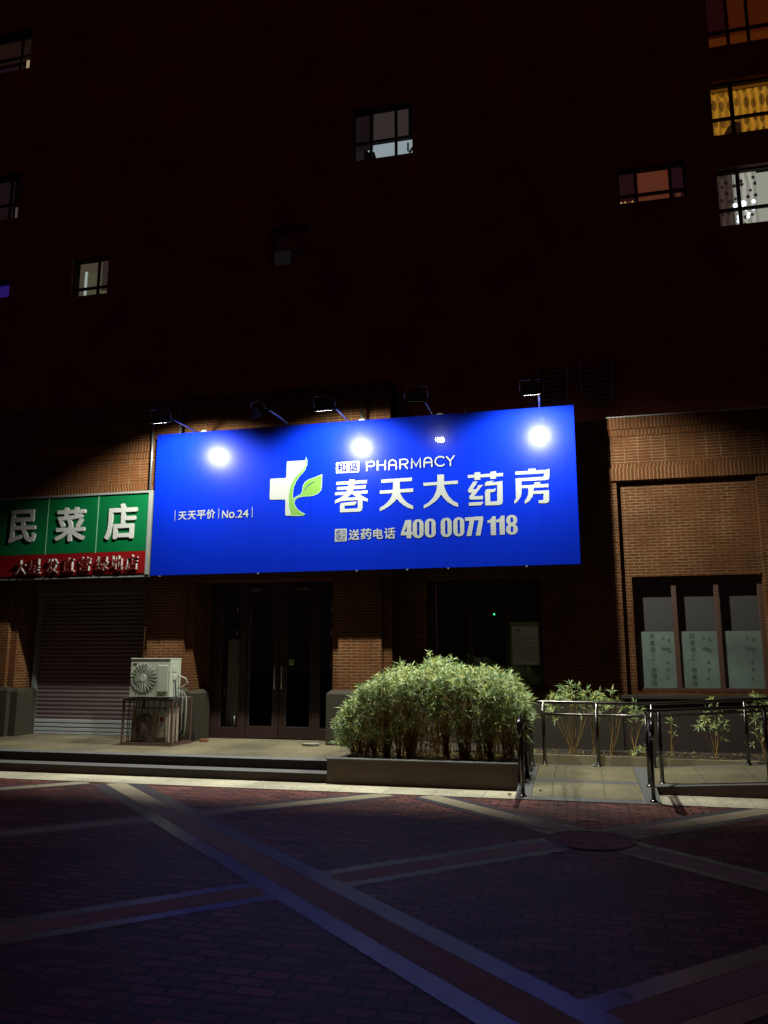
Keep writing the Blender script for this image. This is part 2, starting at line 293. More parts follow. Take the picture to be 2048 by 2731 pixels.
G_house=[[(-0.677,4.492),(-0.569,4.49),(-0.571,4.441),(-0.679,4.441)],[(-0.878,4.459),(-0.416,4.461),(-0.361,4.473),(-0.363,4.41),(-0.88,4.409)],[(-0.438,4.44),(-0.362,4.455),(-0.368,4.334),(-0.385,4.309),(-0.416,4.302),(-0.471,4.3),(-0.469,4.356),(-0.445,4.364)],[(-0.878,4.349),(-0.469,4.356),(-0.422,4.302),(-0.879,4.304)],[(-0.878,4.329),(-0.789,4.325),(-0.792,4.119),(-0.808,4.056),(-0.858,3.988),(-0.908,3.949),(-0.907,4.0),(-0.881,4.034),(-0.88,4.137)],[(-0.8,4.235),(-0.382,4.241),(-0.386,4.188),(-0.802,4.19)],[(-0.595,4.271),(-0.505,4.274),(-0.507,4.22),(-0.597,4.225)],[(-0.688,4.197),(-0.606,4.197),(-0.613,4.11),(-0.633,4.048),(-0.685,3.98),(-0.75,3.945),(-0.748,3.996),(-0.72,4.026),(-0.694,4.089)],[(-0.618,4.139),(-0.379,4.141),(-0.381,4.089),(-0.62,4.092)],[(-0.462,4.116),(-0.378,4.118),(-0.383,3.972),(-0.398,3.948),(-0.429,3.94),(-0.539,3.945),(-0.54,3.99),(-0.476,3.989),(-0.466,4.002)]]
G_cross=[[(-4.641,4.84),(-4.623,4.848),(-4.299,4.846),(-4.299,4.82),(-4.311,4.772),(-4.345,4.705),(-4.401,4.652),(-4.457,4.6),(-4.505,4.541),(-4.547,4.474),(-4.574,4.406),(-4.59,4.331),(-4.595,4.249),(-4.593,4.146),(-4.58,4.057),(-4.557,3.981),(-4.537,3.922),(-4.627,3.924),(-4.643,3.933),(-4.649,3.947),(-4.651,4.183),(-4.665,4.199),(-4.902,4.207),(-4.92,4.213),(-4.93,4.231),(-4.928,4.549),(-4.912,4.565),(-4.663,4.563),(-4.646,4.576),(-4.642,4.826)]]
G_stem=[[(-4.303,4.907),(-4.291,4.861),(-4.285,4.819),(-4.293,4.757),(-4.316,4.696),(-4.351,4.643),(-4.4,4.597),(-4.441,4.544),(-4.476,4.491),(-4.503,4.43),(-4.519,4.362),(-4.527,4.294),(-4.526,4.225),(-4.515,4.183),(-4.495,4.206),(-4.463,4.232),(-4.414,4.25),(-4.386,4.259),(-4.369,4.286),(-4.352,4.34),(-4.346,4.388),(-4.333,4.435),(-4.305,4.471),(-4.263,4.5),(-4.207,4.524),(-4.137,4.541),(-4.081,4.562),(-4.029,4.59),(-4.027,4.46),(-4.029,4.371),(-4.042,4.324),(-4.07,4.292),(-4.118,4.263),(-4.174,4.246),(-4.237,4.238),(-4.308,4.242),(-4.357,4.241),(-4.414,4.23),(-4.456,4.211),(-4.484,4.189),(-4.499,4.155),(-4.495,4.114),(-4.467,4.058),(-4.43,4.012),(-4.38,3.973),(-4.305,3.929),(-4.337,3.92),(-4.538,3.925),(-4.561,3.994),(-4.58,4.063),(-4.589,4.146),(-4.592,4.249),(-4.583,4.331),(-4.567,4.406),(-4.54,4.473),(-4.498,4.54),(-4.45,4.6),(-4.394,4.652),(-4.338,4.704),(-4.307,4.772),(-4.299,4.834)]]
G_vein=[[(-4.122,4.491),(-4.164,4.464),(-4.22,4.443),(-4.268,4.404),(-4.303,4.358),(-4.317,4.331)]]
G_pharm=[[(-3.258,4.61),(-3.258,4.758),(-3.169,4.757),(-3.141,4.741),(-3.133,4.714),(-3.141,4.688),(-3.169,4.677),(-3.255,4.682)],[(-3.08,4.61),(-3.08,4.761)],[(-2.951,4.609),(-2.951,4.76)],[(-3.08,4.686),(-2.951,4.688)],[(-2.889,4.605),(-2.889,4.717),(-2.872,4.749),(-2.83,4.762),(-2.787,4.744),(-2.77,4.71),(-2.77,4.605)],[(-2.889,4.677),(-2.77,4.68)],[(-2.707,4.608),(-2.706,4.758),(-2.617,4.76),(-2.588,4.745),(-2.579,4.721),(-2.588,4.693),(-2.618,4.679),(-2.702,4.68)],[(-2.637,4.676),(-2.588,4.608)],[(-2.515,4.607),(-2.511,4.76),(-2.443,4.639),(-2.378,4.761),(-2.375,4.612)],[(-2.312,4.614),(-2.311,4.715),(-2.294,4.753),(-2.249,4.767),(-2.208,4.751),(-2.19,4.708),(-2.189,4.617)],[(-2.312,4.683),(-2.189,4.686)],[(-1.994,4.748),(-2.026,4.766),(-2.077,4.766),(-2.111,4.749),(-2.129,4.717),(-2.132,4.685),(-2.116,4.645),(-2.085,4.624),(-2.053,4.615),(-2.015,4.62),(-1.992,4.638)],[(-1.949,4.761),(-1.89,4.69),(-1.891,4.613)],[(-1.829,4.77),(-1.89,4.69)]]
T_slogan=[('天',-6.583,3.93,-6.425,4.076),('天',-6.406,3.932,-6.254,4.08),('平',-6.24,3.932,-6.074,4.084),('价',-6.06,3.932,-5.901,4.095),('N',-5.774,3.93,-5.665,4.062),('o',-5.65,3.925,-5.547,4.032),('.',-5.531,3.927,-5.509,3.952),('2',-5.494,3.928,-5.406,4.057),('4',-5.399,3.928,-5.296,4.06)]
T_bars=[(-6.644,3.922,4.101),(-5.836,3.926,4.098),(-5.232,3.924,4.098)]
T_box=[('和',-3.765,4.604,-3.606,4.764),('谐',-3.567,4.606,-3.408,4.765)]
T_boxr=[(-3.783,4.593,-3.388,4.779),(-3.789,3.465,-3.588,3.671)]
T_box2=[('密',-3.77,3.574,-3.695,3.651),('云',-3.679,3.579,-3.602,3.651),('城',-3.769,3.482,-3.694,3.563),('区',-3.674,3.483,-3.605,3.552)]
T_tel=[('送',-3.556,3.479,-3.376,3.654),('药',-3.357,3.481,-3.176,3.66),('电',-3.151,3.482,-2.988,3.654),('话',-2.969,3.477,-2.787,3.66)]
T_num=[('4',-2.695,3.477,-2.511,3.768),('0',-2.505,3.474,-2.332,3.774),('0',-2.311,3.476,-2.138,3.775),('0',-2.058,3.476,-1.884,3.778),('0',-1.86,3.478,-1.688,3.779),('7',-1.676,3.478,-1.533,3.772),('7',-1.533,3.48,-1.393,3.777),('1',-1.333,3.478,-1.199,3.772),('1',-1.197,3.479,-1.064,3.776),('8',-1.044,3.476,-0.868,3.781)]
T_green=[('民',-10.012,3.662,-9.456,4.275),('菜',-9.05,3.659,-8.444,4.274),('店',-8.051,3.657,-7.437,4.298)]
T_red=[('大',-9.8,3.091,-9.573,3.348),('星',-9.516,3.102,-9.282,3.358),('发',-9.166,3.102,-8.924,3.356),('直',-8.829,3.112,-8.598,3.361),('营',-8.507,3.121,-8.274,3.364),('绿',-8.184,3.113,-7.934,3.367),('地',-7.889,3.114,-7.651,3.372),('店',-7.599,3.115,-7.357,3.378)]
def wall_holes(mb,x0,x1,z0,z1,y,holes,mi=0,depth=.12):
    """front face of a wall at y with rectangular openings and their reveals"""
    xs=sorted({x0,x1,*[h[0] for h in holes],*[h[1] for h in holes]}); zs=sorted({z0,z1,*[h[2] for h in holes],*[h[3] for h in holes]})
    xs=[x for x in xs if x0<=x<=x1]; zs=[z for z in zs if z0<=z<=z1]
    for a,b in zip(xs,xs[1:]):
        for c,d in zip(zs,zs[1:]):
            cx,cz=(a+b)/2,(c+d)/2
            if any(h[0]<cx<h[1] and h[2]<cz<h[3] for h in holes): continue
            mb.poly([(a,y,c),(b,y,c),(b,y,d),(a,y,d)],mi)
    for a,b,c,d in holes:
        e=y+depth
        mb.poly([(a,y,c),(a,y,d),(a,e,d),(a,e,c)],mi); mb.poly([(b,y,c),(b,e,c),(b,e,d),(b,y,d)],mi)
        mb.poly([(a,y,d),(b,y,d),(b,e,d),(a,e,d)],mi); mb.poly([(a,y,c),(a,e,c),(b,e,c),(b,y,c)],mi)
# ================================================================== GROUND
g=MB(); g.poly([(-90,-60,0),(90,-60,0),(90,60,0),(-90,60,0)]); props(g.build('pavement',M['paver']),kind='structure')
g=MB(); g.poly([(-25,9.8,.008),(25,9.8,.008),(25,10.52,.008),(-25,10.52,.008)]); props(g.build('apron',M['apron']),kind='structure')
def band(x0,y0,x1,y1,z,hi=.125,ho=.28,cuts=()):
    """a diagonal strip: pale stone between dark granite borders"""
    d=Vector((x1-x0,y1-y0)).normalized(); n=Vector((-d.y,d.x)); Lg=(Vector((x1,y1))-Vector((x0,y0))).length
    m=MB(); N=max(1,int(Lg/.62))
    for k in range(N):
        a=Vector((x0,y0))+d*(Lg*k/N+.003); b=Vector((x0,y0))+d*(Lg*(k+1)/N-.003)
        for lo,hi_,mi in ((-ho,-hi-.003,1),(-hi+.003,hi-.003,0),(hi+.003,ho,1)):
            m.poly([(*(a+n*lo),z),(*(b+n*lo),z),(*(b+n*hi_),z),(*(a+n*hi_),z)],mi)
    m.build('paving_strip',[M['band_stone'],M['band_dark']])['kind']='structure'
def clipband(s,c,z,lo=-9,hi=7,**k):
    # s=+1: y = x + c ; s=-1: y = -x + c, from y=2.2 up to the apron at 9.8
    ya,yb=1.6,9.79
    xa,xb=(ya-c)*s,(yb-c)*s
    band(xa,ya,xb,yb,z,**k)
clipband(-1,3.78,.0045,hi=.135,ho=.29)
clipband(-1,7.93,.0040,hi=.125,ho=.235)
clipband(-1,-.35,.0040,hi=.125,ho=.235)
clipband(-1,12.1,.0040)
clipband(1,16.2,.0030,hi=.11,ho=.22)
clipband(1,12.12,.0030,hi=.11,ho=.22)
clipband(1,7.88,.0030,hi=.125,ho=.24)
clipband(1,3.95,.0030,hi=.135,ho=.28)
clipband(1,-.2,.0030)
# manhole
mh=empty('manhole_cover',(0,7.79,.006),'round brick-filled manhole cover with a dark iron rim where the pale paving strips cross','manhole cover')
m=MB(); N=48
for k in range(N):
    a,b=2*math.pi*k/N,2*math.pi*(k+1)/N
    f=lambda t,r,z:(math.cos(t)*r,7.79+math.sin(t)*r,z)
    m.poly([f(a,.36,.010),f(a,.385,.012),f(b,.385,.012),f(b,.36,.010)],0)
    m.poly([f(a,.385,.012),f(a,.40,.0),f(b,.40,.0),f(b,.385,.012)],0)
m.build('rim',M['black'],mh)
m=MB(); m.poly([(math.cos(2*math.pi*k/N)*.36,7.79+math.sin(2*math.pi*k/N)*.36,.0075) for k in range(N)]); m.build('infill',M['paver_in'],mh)

# blackened and sunken pavers
for (x,y,w) in DARKP:
    m=MB(); m.poly([(x-w,y-.018,.0052),(x+w,y-.022,.0052),(x+w*.9,y+.02,.0052),(x-w*.8,y+.024,.0052)]); m.build('dark_paver',M['black'])['kind']='structure'
# steps and platform
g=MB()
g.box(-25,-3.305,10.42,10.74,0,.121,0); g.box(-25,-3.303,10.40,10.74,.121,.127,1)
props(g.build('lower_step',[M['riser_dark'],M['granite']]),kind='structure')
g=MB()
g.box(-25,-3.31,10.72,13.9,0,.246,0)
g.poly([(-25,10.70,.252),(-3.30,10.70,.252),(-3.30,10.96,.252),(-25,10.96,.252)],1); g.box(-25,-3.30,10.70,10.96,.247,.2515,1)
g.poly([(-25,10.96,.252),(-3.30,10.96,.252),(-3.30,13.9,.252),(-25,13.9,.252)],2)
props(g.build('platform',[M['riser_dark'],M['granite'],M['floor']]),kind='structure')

# ramp
def hgt(x,y):
    h=(y-9.8)*.125 if y<10.6 else .1+(y-10.6)*.025
    if x>.8: h+=.055*(x-.8)
    return h+.009
def patch(m,x0,x1,y0,y1,mi,n=1):
    xs=[x0+(x1-x0)*k/n for k in range(n+1)]
    ys=[y0]+([10.6] if y0<10.6<y1 else [])+[y1]
    for a,b in zip(xs,xs[1:]):
        for c,d in zip(ys,ys[1:]):
            m.poly([(a,c,hgt(a,c)),(b,c,hgt(b,c)),(b,d,hgt(b,d)),(a,d,hgt(a,d))],mi)
g=MB()
patch(g,-.64,.61,9.80,9.92,1); patch(g,-.64,.61,9.925,10.56,0); patch(g,-.64,.61,10.565,10.72,1); patch(g,-.64,.61,10.725,11.86,0); patch(g,-.64,.61,11.865,11.96,1)
patch(g,-.83,-.645,9.8,11.96,1); patch(g,.615,.80,9.8,11.96,1)
patch(g,.80,8,10.50,10.60,1); patch(g,.80,8,10.605,11.86,0); patch(g,.80,8,11.865,11.96,1)
g.poly([(.80,10.5,0),(8,10.5,0),(8,10.5,hgt(8,10.5)),(.80,10.5,hgt(.8,10.5))],2)
g.poly([(.80,9.8,0),(.80,10.5,0),(.80,10.5,hgt(.8,10.5)),(.80,9.8,hgt(.8,9.8))],2)
g.poly([(-.83,9.8,0),(.80,9.8,0),(.80,9.8,.009),(-.83,9.8,.009)],1)
g.poly([(-.83,9.8,.009),(-.83,10.4,hgt(0,10.4)),(-.83,10.4,0),(-.83,9.8,0)],1)
props(g.build('ramp',[M['ramp'],M['granite'],M['riser']]),kind='structure')

# planters
pl=empty('planter',(-2.07,11.3,0),'low brown stone planter holding the big leafy hedge between the steps and the ramp','planter')
m=MB(); m.box(-3.30,-.835,10.38,10.50,0,.312); m.box(-.955,-.835,10.50,12.0,0,.312); m.build('kerb_wall',M['riser'],pl)
m=MB(); m.box(-3.315,-.832,10.365,10.515,.312,.330); m.box(-.96,-.832,10.515,12.0,.312,.330)
m.poly([(-3.30,10.515,.262),(-3.10,10.515,.331),(-3.10,12.6,.331),(-3.30,12.6,.262)]); m.build('coping',M['granite'],pl,bevel=.004)
m=MB(); m.poly([(-3.28,10.5,.285),(-.95,10.5,.285),(-.95,13.2,.285),(-3.28,13.2,.285)]); m.build('soil',M['soil'],pl)
pr=empty('planting_bed',(3,12.5,0),'narrow planting bed behind the pale kerb along the back of the ramp','planter')
m=MB(); m.box(-.83,.885,11.96,12.06,0,.275,0); m.box(.89,8,11.96,12.06,0,.262,0); m.build('kerb',M['kerb'],pr,bevel=.005)
m=MB(); m.poly([(-.95,12.06,.235),(8,12.06,.235),(8,13.2,.235),(-.95,13.2,.235)]); m.build('soil',M['soil'],pr)

# ================================================================== SHOP BUILDING
sb=empty('shop_building',(-3,13.25,0),'brown brick ground-floor shop building carrying both signboards','building')
def bands(x0,x1,y,top):
    """the coursed cornice that runs along the top of the shops; returns nothing, adds wall parts"""
    m=MB(); e=.5
    m.box(x0,x1,y,y+e,4.74,5.18,0); 
    if top>5.5: m.box(x0,x1,y,y+e,5.50,top,0)
    m.build('wall',M['stack'],sb)
    m=MB(); m.box(x0-.03,x1+.03,y-.06,y+e,5.31,5.50); m.box(x0-.015,x1+.015,y-.03,y+e,5.20,5.31); m.box(x0,x1,y-.012,y+e,5.18,5.20)
    m.box(x0-.01,x1+.01,y-.015,y+e,4.66,4.74); m.box(x0-.03,x1+.03,y-.055,y+e,4.45,4.66)
    m.build('cornice',M['soldier'],sb,bevel=.004)
M['soldier']=brick_mat('brick_soldier_course',BR1,BR2,MO,.058,1.0,.008,offset=0,z0=0)
bands(-16,-2.985,12.7,6.3)
bands(.60,12,13.25,5.5)
m=MB(); m.box(-2.985,.57,13.25,13.8,4.45,5.5); m.build('wall',M['stack'],sb)
m=MB(); m.box(.555,12.1,13.17,13.75,5.503,5.522); m.build('flashing',M['conc'],sb)
m=MB(); m.box(-16,-2.985,12.7,13.24,2.95,4.45)     # beam over the shop fronts
m.box(-7.45,-6.50,12.78,13.24,.25,2.95); m.box(-7.34,-6.64,12.70,12.78,.25,2.95)
m.box(-3.98,-2.985,12.78,13.24,.25,2.95); m.box(-3.867,-3.14,12.70,12.78,.25,2.95)
m.box(-13,-10.03,12.78,13.24,.25,2.95); m.box(-13,-10.16,12.70,12.78,.25,2.95)
m.box(-7.62,-6.42,13.24,13.6,.25,2.95)
m.box(-16,-9.97,13.24,13.6,.25,2.95)
m.build('wall',M['brick'],sb)
m=MB()
wall_holes(m,-4.15,.57,.2,4.45,13.25,[(-2.49,-.60,1.15,2.90)],depth=.22)
wall_holes(m,.57,12,.2,4.45,13.25,[(.665,2.775,1.06,4.449),(2.95,5.2,1.06,4.449)],depth=.12)
wall_holes(m,.60,2.8,1.0,4.5,13.37,[(.83,2.774,1.11,2.90)],depth=.22)
m.poly([(2.9,13.37,1),(5.3,13.37,1),(5.3,13.37,4.5),(2.9,13.37,4.5)])
m.build('wall',M['brick'],sb)
def base(x0,x1,y0,y1,zt=1.05):
    m=MB(); m.box(x0,x1,y0,y1,.25,zt)
    i=.06; m.hexa([(x0,y0,zt),(x1,y0,zt),(x1,y1,zt),(x0,y1,zt),(x0+i,y0+i,zt+.06),(x1-i,y0+i,zt+.06),(x1-i,y1,zt+.06),(x0+i,y1,zt+.06)])
    return m.build('pillar_base',M['plinth'],sb)
base(-4.03,-2.93,12.60,13.23); base(-7.44,-6.52,12.60,13.22); base(-6.519,-6.36,12.70,13.225,1.03); base(-13,-10.0,12.60,13.22); base(-9.999,-9.86,12.70,13.225,1.03)
m=MB(); m.box(-2.92,.57,13.12,13.249,0,.92); m.build('plinth',M['plinth'],sb)
m=MB(); m.box(.57,12,13.14,13.249,0,.95); m.build('plinth',M['wallbase'],sb)
m=MB(); m.box(.56,2.82,13.06,13.36,1.005,1.06); m.box(.56,12,13.09,13.249,.951,1.004); m.build('window_sill',M['plinth'],sb,bevel=.006)
m=MB(); m.box(-2.55,-.54,13.17,13.249,1.09,1.15); m.build('window_sill',M['plinth'],sb,bevel=.006)
m=MB(); m.poly([(-16,12.8,6.3),(-2.985,12.8,6.3),(-2.985,22.7,6.3),(-16,22.7,6.3)]); m.poly([(-2.985,13.3,5.45),(12,13.3,5.45),(12,22.7,5.45),(-2.985,22.7,5.45)]); m.build('roof',M['conc'],sb)
m=MB(); m.poly([(-2.985,12.75,5.45),(-2.985,22.7,5.45),(-2.985,22.7,6.3),(-2.985,12.75,6.3)]); m.build('wall',M['brick'],sb)

# right window
wn=MB(); y=13.50
for a,b in ((.832,.90),(1.435,1.505),(2.07,2.14),(2.71,2.772)): wn.box(a,b,y,y+.07,1.112,2.898)
for a,b in ((.90,1.435),(1.505,2.07),(2.14,2.71)):
    wn.box(a,b,y+.005,y+.065,1.112,1.16); wn.box(a,b,y+.005,y+.065,2.84,2.898)
win=wn.build('window',M['win_frame'],sb,bevel=.004)
m=MB(); m.poly([(.88,13.545,1.14),(2.73,13.545,1.14),(2.73,13.545,2.86),(.88,13.545,2.86)]); m.build('pane',M['clear'],win)
FM=[]
for a,b in ((.90,1.435),(1.505,2.07),(2.14,2.71)):
    m=MB(); m.poly([(a,13.556,1.15),(b,13.556,1.15),(b,13.556,2.035),(a,13.556,2.035)]); FM.append(m)
rnd=random.Random(3)
def mark(x,z,w,h,y,n=5):
    for i in range(n):
        zz=z-h/2+h*(i+.5)/n; ww=w*rnd.uniform(.6,1)
        m.poly([(x-ww/2,y,zz-h*.06),(x+ww/2,y,zz-h*.06),(x+ww/2,y,zz+h*.06),(x-ww/2,y,zz+h*.06)],1)
    for i in range(3):
        xx=x-w/2+w*rnd.uniform(.1,.9); hh=h*rnd.uniform(.5,.95); m.poly([(xx-w*.06,y-.0005,z-hh/2),(xx+w*.06,y-.0005,z-hh/2),(xx+w*.06,y-.0005,z+hh/2),(xx-w*.06,y-.0005,z+hh/2)],1)
for px,m in ((.90,FM[0]),(1.505,FM[1])):
    cx=px+.20
    for zz in (1.965,1.855,1.75,1.43,1.33,1.23): mark(cx,zz,.085,.085,13.5545)
    # the one character that can be read
    m.poly([(cx-.035,13.5545,1.675),(cx+.035,13.5545,1.675),(cx+.035,13.5545,1.663),(cx-.035,13.5545,1.663)],1)
    m.poly([(cx-.042,13.5545,1.597),(cx+.042,13.5545,1.597),(cx+.042,13.5545,1.585),(cx-.042,13.5545,1.585)],1)
    m.poly([(cx-.006,13.554,1.59),(cx+.006,13.554,1.59),(cx+.006,13.554,1.67),(cx-.006,13.554,1.67)],1)
    m.poly([(cx-.01,13.554,1.52),(cx+.01,13.554,1.52),(cx+.01,13.554,1.54),(cx-.01,13.554,1.54)],1)
for px,m in ((.90,FM[0]),(1.505,FM[1]),(2.14,FM[2])):
    cx=px+.40
    for (dx,dz,w_,h_) in ((-.03,1.93,.05,.07),(.06,1.90,.06,.08),(0,1.76,.17,.07),(.06,1.72,.09,.05),(.02,1.55,.05,.08),(.02,1.44,.05,.08),(0,1.30,.05,.07)):
        p=[(cx+dx+math.cos(t)*w_/2*rnd.uniform(.6,1),1.0*dz+math.sin(t)*h_/2*rnd.uniform(.6,1)) for t in [k*math.pi/4 for k in range(8)]]
        m.flat(p,13.5546,1)
for m in FM: m.build('window_film',[M['film'],M['film_ink']],win)

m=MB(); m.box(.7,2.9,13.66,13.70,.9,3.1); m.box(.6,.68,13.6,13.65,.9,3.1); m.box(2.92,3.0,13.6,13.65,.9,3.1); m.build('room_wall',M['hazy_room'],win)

# pharmacy window
wn=MB(); y=13.36
for a,b in ((-2.485,-2.42),(-1.80,-1.73),(-1.20,-1.13),(-.67,-.605)): wn.box(a,b,y,y+.07,1.155,2.895)
for a,b in ((-2.42,-1.80),(-1.73,-1.20),(-1.13,-.67)):
    wn.box(a,b,y+.005,y+.065,1.155,1.21); wn.box(a,b,y+.005,y+.065,2.84,2.895)
win=wn.build('window',M['frame_brown'],sb,bevel=.004)
m=MB(); m.poly([(-2.45,13.40,1.18),(-.63,13.40,1.18),(-.63,13.40,2.87),(-2.45,13.40,2.87)]); m.build('pane',M['clear'],win)
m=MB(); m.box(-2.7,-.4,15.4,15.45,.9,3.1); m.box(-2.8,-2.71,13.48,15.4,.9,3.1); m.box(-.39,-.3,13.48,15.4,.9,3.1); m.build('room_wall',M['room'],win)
ps=MB(); ps.box(-1.125,-.655,13.34,13.346,1.50,2.205); po=ps.build('wall_poster',M['poster_green'])
po.location.y-=0.0; props(po,'paper notice with a green border in the dark pharmacy window','poster')
m=MB(); m.poly([(-1.09,13.338,1.52),(-.675,13.338,1.52),(-.675,13.338,2.13),(-1.09,13.338,2.13)])
for k in range(2):
    cx=-1.035+k*.06
    for i in range(3): m.poly([(cx-.02,13.3365,2.035+i*.018),(cx+.02,13.3365,2.035+i*.018),(cx+.02,13.3365,2.044+i*.018),(cx-.02,13.3365,2.044+i*.018)],1)
    m.poly([(cx-.004,13.336,2.03),(cx+.006,13.336,2.03),(cx+.006,13.336,2.085),(cx-.004,13.336,2.085)],1)
for i in range(17):
    z=1.99-i*.026; x=-1.07; e=-.69 if i not in (4,6) else -.9
    while x<e:
        w_=rnd.uniform(.012,.05); 
        m.poly([(x,13.3365,z),(min(x+w_,e),13.3365,z),(min(x+w_,e),13.3365,z+.007),(x,13.3365,z+.007)],1); x+=w_+rnd.uniform(.004,.014)
for i in range(6): m.poly([(-.87+i*.03,13.3365,2.10),(-.85+i*.03,13.3365,2.10),(-.85+i*.03,13.3365,2.113),(-.87+i*.03,13.3365,2.113)],1)
m.build('sheet',[M['poster'],M['ink']],po)
m=MB(); m.box(-1.425,-1.405,13.70,13.72,2.34,2.365); m.box(-1.44,-1.39,13.72,13.76,2.30,2.40,1)
props(m.build('indicator_light',[mat('green_led',(0,.5,.2),emis=(.05,1,.35),estr=3),M['black']]),'tiny green indicator lamp glowing behind the dark pharmacy window','lamp')

# pharmacy door
dr=MB(); y=13.28
for a,b in ((-6.40,-6.20),(-5.86,-5.72),(-4.50,-4.36),(-4.16,-4.04)): dr.box(a,b,y,y+.10,.252,2.95)
for a,b in ((-6.20,-5.86),(-5.72,-4.50),(-4.36,-4.16)): dr.box(a,b,y,y+.10,2.78,2.95)
for a,b in ((-6.20,-5.86),(-4.36,-4.16)): dr.box(a,b,y,y+.10,.252,.44)
door=dr.build('door',M['frame_brown'],sb,bevel=.004)
for a,b,s in ((-5.715,-5.115,1),(-5.105,-4.505,-1)):
    m=MB(); y=13.295
    m.box(a,a+.12 if s<0 else a+.05,y,y+.06,.27,2.775); m.box(b-.05 if s<0 else b-.12,b,y,y+.06,.27,2.775)
    a2=a+(.12 if s<0 else .05); b2=b-(.05 if s<0 else .12)
    m.box(a2,b2,y,y+.06,2.66,2.775); m.box(a2,b2,y,y+.06,.27,.46)
    lf=m.build('door_leaf',M['frame_brown'],door,bevel=.004)
m=MB(); m.poly([(-6.25,13.33,.3),(-4.1,13.33,.3),(-4.1,13.33,2.9),(-6.25,13.33,2.9)]); m.build('pane',M['clear'],door)
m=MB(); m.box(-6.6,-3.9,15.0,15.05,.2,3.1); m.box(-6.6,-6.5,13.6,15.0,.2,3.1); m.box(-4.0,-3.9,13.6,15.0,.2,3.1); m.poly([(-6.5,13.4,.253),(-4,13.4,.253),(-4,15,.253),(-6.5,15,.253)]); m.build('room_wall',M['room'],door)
m=MB(); m.box(-6.17,-5.95,13.50,13.53,.30,1.95); m.build('notice_panel',M['conc'],door)
for x,z0,z1 in ((-6.196,.46,2.775),(-5.660,.47,2.66),(-4.978,.47,2.66)):  # pale strips put in as highlight lines along the glazing beads
    m=MB(); m.box(x,x+.006,13.285,13.292,z0,z1); m.build('bead_highlight',M['galv'],door)
for x0,x1 in ((-6.19,-6.0),(-5.65,-5.25),(-4.97,-4.58),(-4.35,-4.17)):
    m=MB(); m.box(x0,x1,13.285,13.292,2.655,2.661); m.build('bead_highlight',M['galv'],door)
for x in (-5.175,-5.045):
    m=MB(); m.tube([(x,13.30,1.10),(x,13.245,1.11),(x,13.235,1.14),(x,13.235,1.46),(x,13.245,1.49),(x,13.30,1.50)],.012,8); m.build('handle',M['bright_steel'],door)
for x in (-5.66,-4.78):
    m=MB(); m.box(x,x+.20,13.22,13.279,2.79,2.83); m.build('door_closer',M['galv'],door)
m=MB(); m.box(-4.93,-4.84,13.285,13.29,1.50,1.60,0); m.poly([(-4.925,13.283,1.502),(-4.845,13.283,1.502),(-4.845,13.283,1.525),(-4.925,13.283,1.525)],1)
m.build('sticker',[mat('sticker_green',(.10,.20,.07),.5),mat('sticker_pale',(.35,.38,.32),.5)],door)
for x in (-6.02,-4.28):
    for z in (2.5,2.1,1.55,.55):
        m=MB(); m.tube([(x+.11,13.268,z-.08),(x+.11,13.268,z+.08)],.010,6); m.build('hinge',M['galv'],door)

# roller shutter
m=MB(); x0,x1=-9.90,-7.69; z=.30; prof=[]; n=0
while z<2.86:
    for k in range(6):
        t=k/6; prof.append((13.30-.016*math.sin(math.pi*t)**.7,z+t*.075))
    z+=.075
for a,b in zip(prof,prof[1:]): m.poly([(x0,a[0],a[1]),(x1,a[0],a[1]),(x1,b[0],b[1]),(x0,b[0],b[1])],0,True)
sh=m.build('roller_shutter',M['alu'],sb)
m=MB(); m.box(x0,x1,13.275,13.32,.253,.30); 
for k in range(3): m.hexa([(x0,13.27,.31+k*.075),(x1,13.27,.31+k*.075),(x1,13.31,.31+k*.075),(x0,13.31,.31+k*.075),(x0,13.268,.368+k*.075),(x1,13.268,.368+k*.075),(x1,13.31,.368+k*.075),(x0,13.31,.368+k*.075)])
m.build('bottom_bar',M['shut_lit'],sh,bevel=.006)  # bar and lowest slats take the lighter, painted-lit metal
for a,b in ((-9.965,-9.90),(-7.69,-7.625)):
    m=MB(); m.box(a,b,13.20,13.34,.253,2.95); m.build('guide_rail',M['alu_rail'],sh)
m=MB(); m.box(-9.965,-7.625,13.10,13.4,2.80,2.95); m.build('housing',M['alu'],sh)

# ================================================================== TOWER BEHIND
tb=empty('apartment_tower',(0,22.8,0),'tall dark apartment block behind the shops with a few lit windows','building')
TS=22.8/13.2
def tw(x,z): return x*TS,1.6+(z-1.6)*TS
W_=[]
def rect(x0,x1,z0,z1):
    a=tw(x0,z0); b=tw(x1,z1); return (a[0],b[0],a[1],b[1])
wins={'cw':rect(-3.84,-2.665,10.91,12.02),'ow':rect(2.56,4.3,10.365,11.40),'rw':rect(.96,2.07,9.33,10.02),'ww':rect(2.55,4.2,8.69,9.75),
'lw':rect(-9.785,-8.94,8.82,9.68),'bl':rect(-11.9,-11.235,9.0,9.42),'tl':rect(-12.4,-11.24,14.385,15.4),'ll':rect(-12.3,-11.20,10.785,11.85),'to':rect(2.60,4.4,12.07,13.4),'dm':rect(-5.47,-4.66,8.96,9.75)}
m=MB(); wall_holes(m,-40,40,5,42,22.8,list(wins.values()),depth=.25); m.build('wall',M['towerb'],tb)
def emi(name,col,strength=1):  # glowing surface: room light put into the colour of ceilings, blinds and curtains
    return mat(name,(.02,.02,.02),.8,emis=col,estr=strength)
def cell(parent,name,x0,x1,z0,z1,mt,y=23.15):
    m=MB(); m.poly([(x0,y,z0),(x1,y,z0),(x1,y,z1),(x0,y,z1)]); return m.build(name,mt,parent)
M['wframe']=mat('tower_window_frame',(.035,.02,.018),.7)
